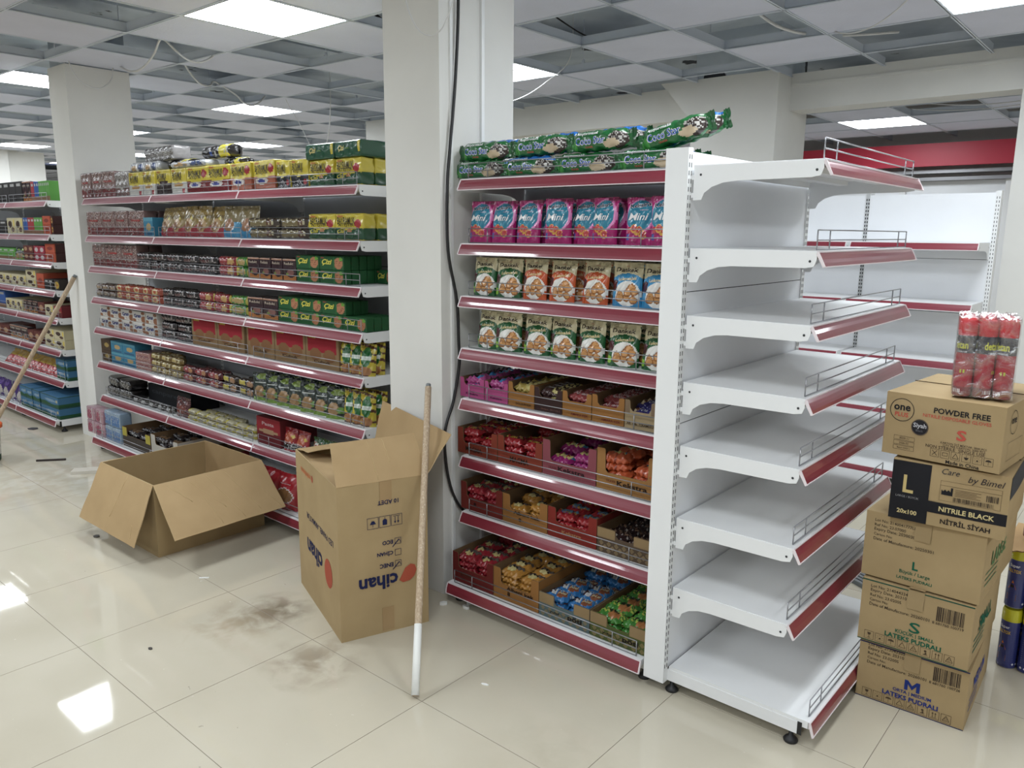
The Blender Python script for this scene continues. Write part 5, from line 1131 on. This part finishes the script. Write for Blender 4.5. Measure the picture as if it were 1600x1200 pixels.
# blue cans on the floor at the right edge, kraft tray with red cans above
def bluebody(u, z):
    return (44, 52, 112) if z > .01 else (150, 150, 160)
bm, cm = can_meshes(bluebody, r=.033, h=.245, cap=(190, 186, 40))
P = cyl(.0336, 0); text(bm, 'Super', P, 0, .165, .036, (214, 216, 226), bold=.03); text(bm, 'KILLTOX', P, 0, .146, .046, (206, 170, 40), hgt=.013, bold=.022)
plate(bm, P, [(-.014, .075), (.014, .075), (0, .11)], (196, 110, 40)); disc(bm, lambda x, z: (P(x, z)[0], P(x, z)[1]-.0006, z), 0, .087, .006, .006, (30, 20, 20)); plate(bm, P, [(-.016, .03), (.016, .03), (.016, .055), (-.016, .055)], (140, 90, 50))
P = cyl(.0336, PI*.55)
for i in range(14): plate(bm, P, [(-.018, .04+i*.009), (.018, .04+i*.009), (.018, .043+i*.009), (-.018, .043+i*.009)], (92, 102, 150))
for i in range(3): plate(bm, P, [(-.02+i*.015, .02), (-.015+i*.015, .015), (-.01+i*.015, .02), (-.015+i*.015, .025)], (216, 216, 226))
BB, BC = bm.mesh('can_body', M_FILM), cm.mesh('can_cap', M_FILM)
def spray_can(loc, rz, B, Cc, label, group=None):
    t = link('spray_can', None, loc, (0, 0, rz), label=label, cat='spray can', group=group)
    link('can_body', B, parent=t); link('can_cap', Cc, parent=t)
for l in range(2):
    for j in range(3):
        for i in range(4):
            spray_can((.895+i*.068, 1.02+j*.068, l*.2465), (-.5, -1.85, -1.7, -1.8)[i]+.2*l, BB, BC,
                      '%s blue insect spray can, %s, %s row beside the carton stack' % (('lower', 'upper')[l], ('leftmost', 'second from left', 'third from left', 'fourth from left')[i], ('front', 'middle', 'back')[j]), 'blue spray cans stacked on the floor')
t = link('kraft_sheet', None, (.85, .98, .4945), label='torn kraft sheet lying over the stacked blue cans', cat='cardboard')
m = MB(); R = rnd(8)
m.grid(lambda u, v: (.32*u, -.03+.3*v-(.02*math.sin(u*17)+.012*math.sin(u*41) if v == 0 else 0), .002+.012*(1-v)*math.sin(u*7)-.02*(1-v)**3), lin(24), lin(8), (190, 158, 116))
m.grid(lambda u, v: (.32*u, -.03+.3*v-(.02*math.sin(u*17)+.012*math.sin(u*41) if v == 0 else 0), .006+.012*(1-v)*math.sin(u*7)-.02*(1-v)**3), lin(24), lin(8), (190, 158, 116), flip=True)
link('cardboard_sheet', m.mesh('cardboard_sheet', M_KRAFT), parent=t)
for i in range(3): spray_can((.915+i*.068, 1.06, .515), .2*i-.4, CANB, CANC, ('left', 'middle', 'right')[i]+' red-capped spray can standing on the torn kraft sheet', 'red cans on the kraft sheet')
carton('shipping_carton', (.9, 1.10, .51), .1, .3, .3, .30, 'kraft carton at the right picture edge behind the red cans', cat='carton')

# ---------------------------------------------------------------- open cartons on the floor
def quadpanel(parent, name, pts, th, col, draw=None, crease=()):
    a, b, c, d = [Vector(p) for p in pts]; n = (b-a).cross(d-a).normalized(); m = MB()
    f = lambda u, v, s_: (a*(1-u)+b*u)*(1-v)+(d*(1-u)+c*u)*v+n*(s_*th/2+.003*math.sin(PI*u)*math.sin(PI*v*1.3)+.0015*math.sin(u*13+v*9))
    m.grid(lambda u, v: f(u, v, 1), lin(10), lin(8), col); m.grid(lambda u, v: f(u, v, -1), lin(10), lin(8), col, flip=True)
    for (fn_, fl) in ((lambda u, v: f(u, 0, v*2-1), True), (lambda u, v: f(u, 1, v*2-1), False), (lambda u, v: f(0, u, v*2-1), False), (lambda u, v: f(1, u, v*2-1), True)):
        m.grid(fn_, lin(10), [0, 1], (192, 168, 130), flip=fl)
    for (u0, v0, u1, v1) in crease:
        p = [f(u0+(u1-u0)*k/8+.004*math.sin(k*2.1), v0+(v1-v0)*k/8, 1)+n*.0006 for k in range(9)]
        m.tube(p, .0013, (194, 170, 130), n=4)
    if draw: draw(m, lambda u, v: f(u, v, 1)+n*.001)
    return link(name, m.mesh(name, M_KRAFT), parent=parent)
def open_body(t, w, d, h, df=None, dl=None, inner=KI):
    m = MB(); th = .005
    m.box(0, w, 0, d, 0, th, KR)
    m.box(0, w, 0, th, th, h, KR); m.box(0, w, d-th, d, th, h, KR); m.box(0, th, th, d-th, th, h, KR); m.box(w-th, w, th, d-th, th, h, KR)
    if df: df(m, lambda x, z: (x, -.0028, z))
    if dl: dl(m, lambda x, z: (-.001, d-x, z))
    link('carton_body', m.mesh('carton_body', M_KRAFT), parent=t)
# low open carton: near corner (-2.51,-.65)
t = link('open_carton', None, (-3.11, -.65, 0), label='wide open kraft carton on the floor with flaps folded down outside', cat='carton')
W1, D1, H1 = .60, .60, .378
open_body(t, W1, D1, H1)
quadpanel(t, 'flap', [(-.015, -.13, .10), (W1+.01, -.12, .092), (W1, -.001, H1), (0, -.001, H1)], .004, (173, 147, 109), crease=((.55, .98, .5, .25), (.9, .1, .88, .3)))
def fl2(m, P): pass
quadpanel(t, 'flap', [(W1+.25, -.03, .165), (W1+.215, D1+.0, .16), (W1+.001, D1, H1), (W1+.001, .0, H1)], .004, (176, 150, 112), crease=((.1, .95, .25, .55), (.45, .95, .62, .05), (.62, .95, .78, .1), (.3, .9, .5, .3), (.85, .5, .97, .05), (.35, .6, .42, .05)))
quadpanel(t, 'flap', [(-.16, D1-.005, .13), (-.16, .01, .12), (-.001, 0, H1), (-.001, D1, H1)], .004, (173, 147, 109))
quadpanel(t, 'flap', [(.01, D1-.02, H1-.27), (W1-.01, D1-.02, H1-.27), (W1-.005, D1-.006, H1+.004), (.005, D1-.006, H1+.004)], .004, KI)
m = MB(); R = rnd(3)
m.grid(lambda u, v: (.42+.12*u+.02*math.sin(v*9), .35+.1*v, .2+.05*math.sin(u*7+v*5)+.03*math.sin(v*15)), lin(10), lin(8), (200, 192, 186))
link('paper_scrap', m.mesh('paper_scrap', M_FILM), (-3.11, -.65, -.06), label='crumpled clear plastic scrap inside the low open carton', cat='scrap')
m = MB()
m.box(.42, .55, .33, .47, .0052, .145, (176, 146, 104)); link('carton_insert', m.mesh('carton_insert', M_KRAFT), (-3.11, -.65, 0), label='small kraft insert box under the scrap in the low open carton', cat='carton')
# tall open carton
t = link('open_carton', None, (-1.148, -.562, 0), (0, 0, math.atan2(.937, .347)), label='tall kraft light fitting carton with upside-down navy print', cat='carton')
W2, D2, H2 = .377, .627, .648
CL = (164, 80, 60)
def cfront(m, P):
    w, h = W2, H2
    text(m, '10 ADET', P, .55*w, .865*h, .088, NAVY, rot=PI, bold=.02)
    icons(m, P, .315*w, .705*h, .047, 3, NAVY, .06, 'fha', inv=True)
    for z_, s_, wd, chk in ((.6, 'ECO', .045, 1), (.525, 'CİHAN', .068, 0), (.45, 'ENEC', .058, 1)):
        frame(m, P, .615*w, .615*w+.027, z_*h-.013, z_*h+.014, .0016, NAVY); text(m, s_, P, .595*w-wd/2, z_*h, wd, NAVY, rot=PI, bold=.03)
        if chk: plate(m, P, [(.66*w, z_*h+.008), (.665*w, z_*h+.004), (.59*w, z_*h-.024), (.588*w, z_*h-.020)], NAVY); plate(m, P, [(.66*w, z_*h+.008), (.668*w, z_*h+.006), (.69*w, z_*h-.01), (.684*w, z_*h-.01)], NAVY)
    text(m, 'cihan', P, .425*w, .345*h, .165, NAVY, rot=PI, bold=.03)
    plate(m, P, [(.66*w, .335*h), (.70*w, .315*h), (.78*w, .32*h), (.835*w, .345*h), (.86*w, .385*h), (.84*w, .42*h), (.79*w, .43*h), (.73*w, .41*h)], CL)
def cleft(m, P):
    text(m, 'LED PANEL ARMATÜR', P, .36, .60*H2, .40, NAVY, rot=PI, hgt=.032, bold=.01)
    text(m, 'cihan', P, .27, .375*H2, .235, NAVY, rot=PI, hgt=.085, bold=.03)
    disc(m, P, .475, .365*H2, .055, .062, CL, 26); text(m, 'aydınlatma', P, .17, .9*H2, .16, (196, 120, 80), rot=PI, bold=.02); disc(m, P, .275, .9*H2, .012, .016, CL)
open_body(t, W2, D2, H2, cfront, cleft)
quadpanel(t, 'flap', [(0, 0, H2), (W2, 0, H2), (W2-.012, .10, H2+.152), (.01, .105, H2+.150)], .004, (174, 148, 110), crease=((.45, .05, .42, .95), (.62, .4, .6, .95)))
quadpanel(t, 'flap', [(W2, 0, H2), (W2, D2, H2), (W2+.04, D2-.01, H2+.185), (W2+.118, .02, H2+.15)], .004, (170, 144, 106))
quadpanel(t, 'flap', [(.003, .01, H2-.012), (.003, D2-.01, H2-.012), (.17, D2-.02, H2-.045), (.17, .02, H2-.05)], .004, (182, 156, 118))
quadpanel(t, 'flap', [(.01, D2, H2), (W2-.03, D2, H2), (W2-.04, D2-.15, H2+.03), (.02, D2-.15, H2+.02)], .004, (170, 144, 106))
for (z0_, z1_) in ((.86*H2, H2), (.01, .17*H2)):
    m = MB(); m.box(.46*W2, .46*W2+.05, -.0022, -.0008, z0_, z1_, (160, 134, 98)); link('packing_tape', m.mesh('packing_tape', M_KRAFT), parent=t)
# poles, bucket, litter
def pole(a, b, r, name, label, paint):
    a, b = Vector(a), Vector(b); t = link(name, None, a, label=label, cat='pole')
    d = b-a; m = MB(); m.tube([d*k/8 for k in range(9)], r, n=12); link('wooden_shaft', m.mesh('wooden_shaft', M_WOOD), parent=t)
    m = MB(); m.tube([d*.0005, d*paint*.5, d*paint], r*1.06, n=12); link('painted_tip', m.mesh('painted_tip', M_WPAINT), parent=t)
    m = MB(); m.tube([d*.965, d*1.0], r*.98, n=12); m.tube([d*1.0, d*1.012], r*.8, n=12); link('pole_collar', m.mesh('pole_collar', M_GRATE), parent=t)
pole((-.645, -.628, .012), (-1.175, -.045, .965), .0135, 'broom_pole', 'worn wooden pole with white painted tip leaning by the tall carton', .2)
pole((-5.67, -.49, .012), (-5.189, .082, 1.258), .0165, 'broom_pole', 'long wooden pole leaning on the front of the left pillar', .04)
t = link('bucket', None, (-5.06, -.70, 0), label='orange-rimmed plastic paint bucket at the left picture edge', cat='bucket')
def bc(u, z): return (206, 96, 44) if z > .235 else ((44, 74, 56) if z < .05 else (206, 206, 200))
m = MB(); m.lathe([(.118, 0), (.124, .01), (.127, .05), (.130, .1), (.134, .17), (.138, .235), (.139, .24)], 32, colf=bc); link('bucket_body', m.mesh('bucket_body', M_CARTON), parent=t)
m = MB(); m.lathe([(.140, .235), (.152, .24), (.154, .262), (.148, .27), (.13, .272)], 32, colf=(206, 92, 42)); link('bucket_rim', m.mesh('bucket_rim', M_CARTON), parent=t)
m = MB(); m.lathe([(.126, .273), (.12, .279), (.02, .28)], 32, colf=(50, 92, 62)); link('bucket_lid', m.mesh('bucket_lid', M_CARTON), parent=t)
def litter(x, y, rz, w, d, h, col, label, name='litter', cat='litter', pts=None):
    m = MB(); m.box(-w/2, w/2, -d/2, d/2, 0, h, col) if not pts else m.raw([(px*w, py*d, 0) for px, py in pts]+[(px*w, py*d, h) for px, py in pts], [tuple(range(len(pts)))[::-1], tuple(range(len(pts), 2*len(pts)))]+[(i, (i+1) % len(pts), len(pts)+(i+1) % len(pts), len(pts)+i) for i in range(len(pts))], col)
    link(name, m.mesh(name, M_CARTON), (x, y, .0003), (0, 0, rz), label=label, cat=cat)
CH = [(-.5, -.2), (-.1, -.5), (.4, -.4), (.5, .1), (.1, .5), (-.4, .3)]
litter(-4.726, -.363, .9, .19, .016, .012, (52, 44, 42), 'thin dark strip lying on the floor left of the low carton', 'wood_strip', 'strip')
litter(-4.24, -.27, .95, .26, .09, .02, (196, 190, 178), 'short white board offcut behind the corner of the low carton', 'board_offcut', 'offcut')
litter(-5.819, -.112, .4, .09, .07, .004, (60, 58, 62), 'dark square scrap on the floor before the far shelving', 'dark_scrap', 'scrap', CH)
litter(-3.028, -.74, .4, .035, .03, .006, (84, 80, 76), 'grey chip on the floor below the left flap of the low carton', 'plaster_chip', 'chip', CH)
litter(-1.676, -1.084, .2, .02, .014, .004, (70, 66, 62), 'small dark chip on the floor among the foreground tiles', 'plaster_chip', 'chip', CH)
litter(-2.12, -.62, .8, .045, .008, .003, (226, 226, 224), 'small white sliver on the floor right of the low carton', 'paper_sliver', 'sliver')
litter(-.52, -.40, .3, .03, .01, .003, (232, 232, 230), 'white plaster sliver on the floor before the stocked bay', 'paper_sliver', 'sliver', CH)
for i, (x, y) in enumerate(((-.98, -.02), (-1.08, -.06), (-1.0, .02))): litter(x, y, i, .035, .02, .012, (216, 216, 212), ('left', 'front', 'right')[i]+' white plaster crumb at the foot of the central pillar', 'plaster_crumb', 'crumb', CH)
m = MB()
for i in range(6): m.box(-.35+i*0, .35, i*.028, i*.028+.018, 0, .02, mat=0)
link('floor_profiles', m.mesh('floor_profiles', M_GRATE), (.35, 1.30, .0003), (0, 0, -.5), label='bundle of grey metal profiles on the floor behind the end unit', cat='metal profiles')
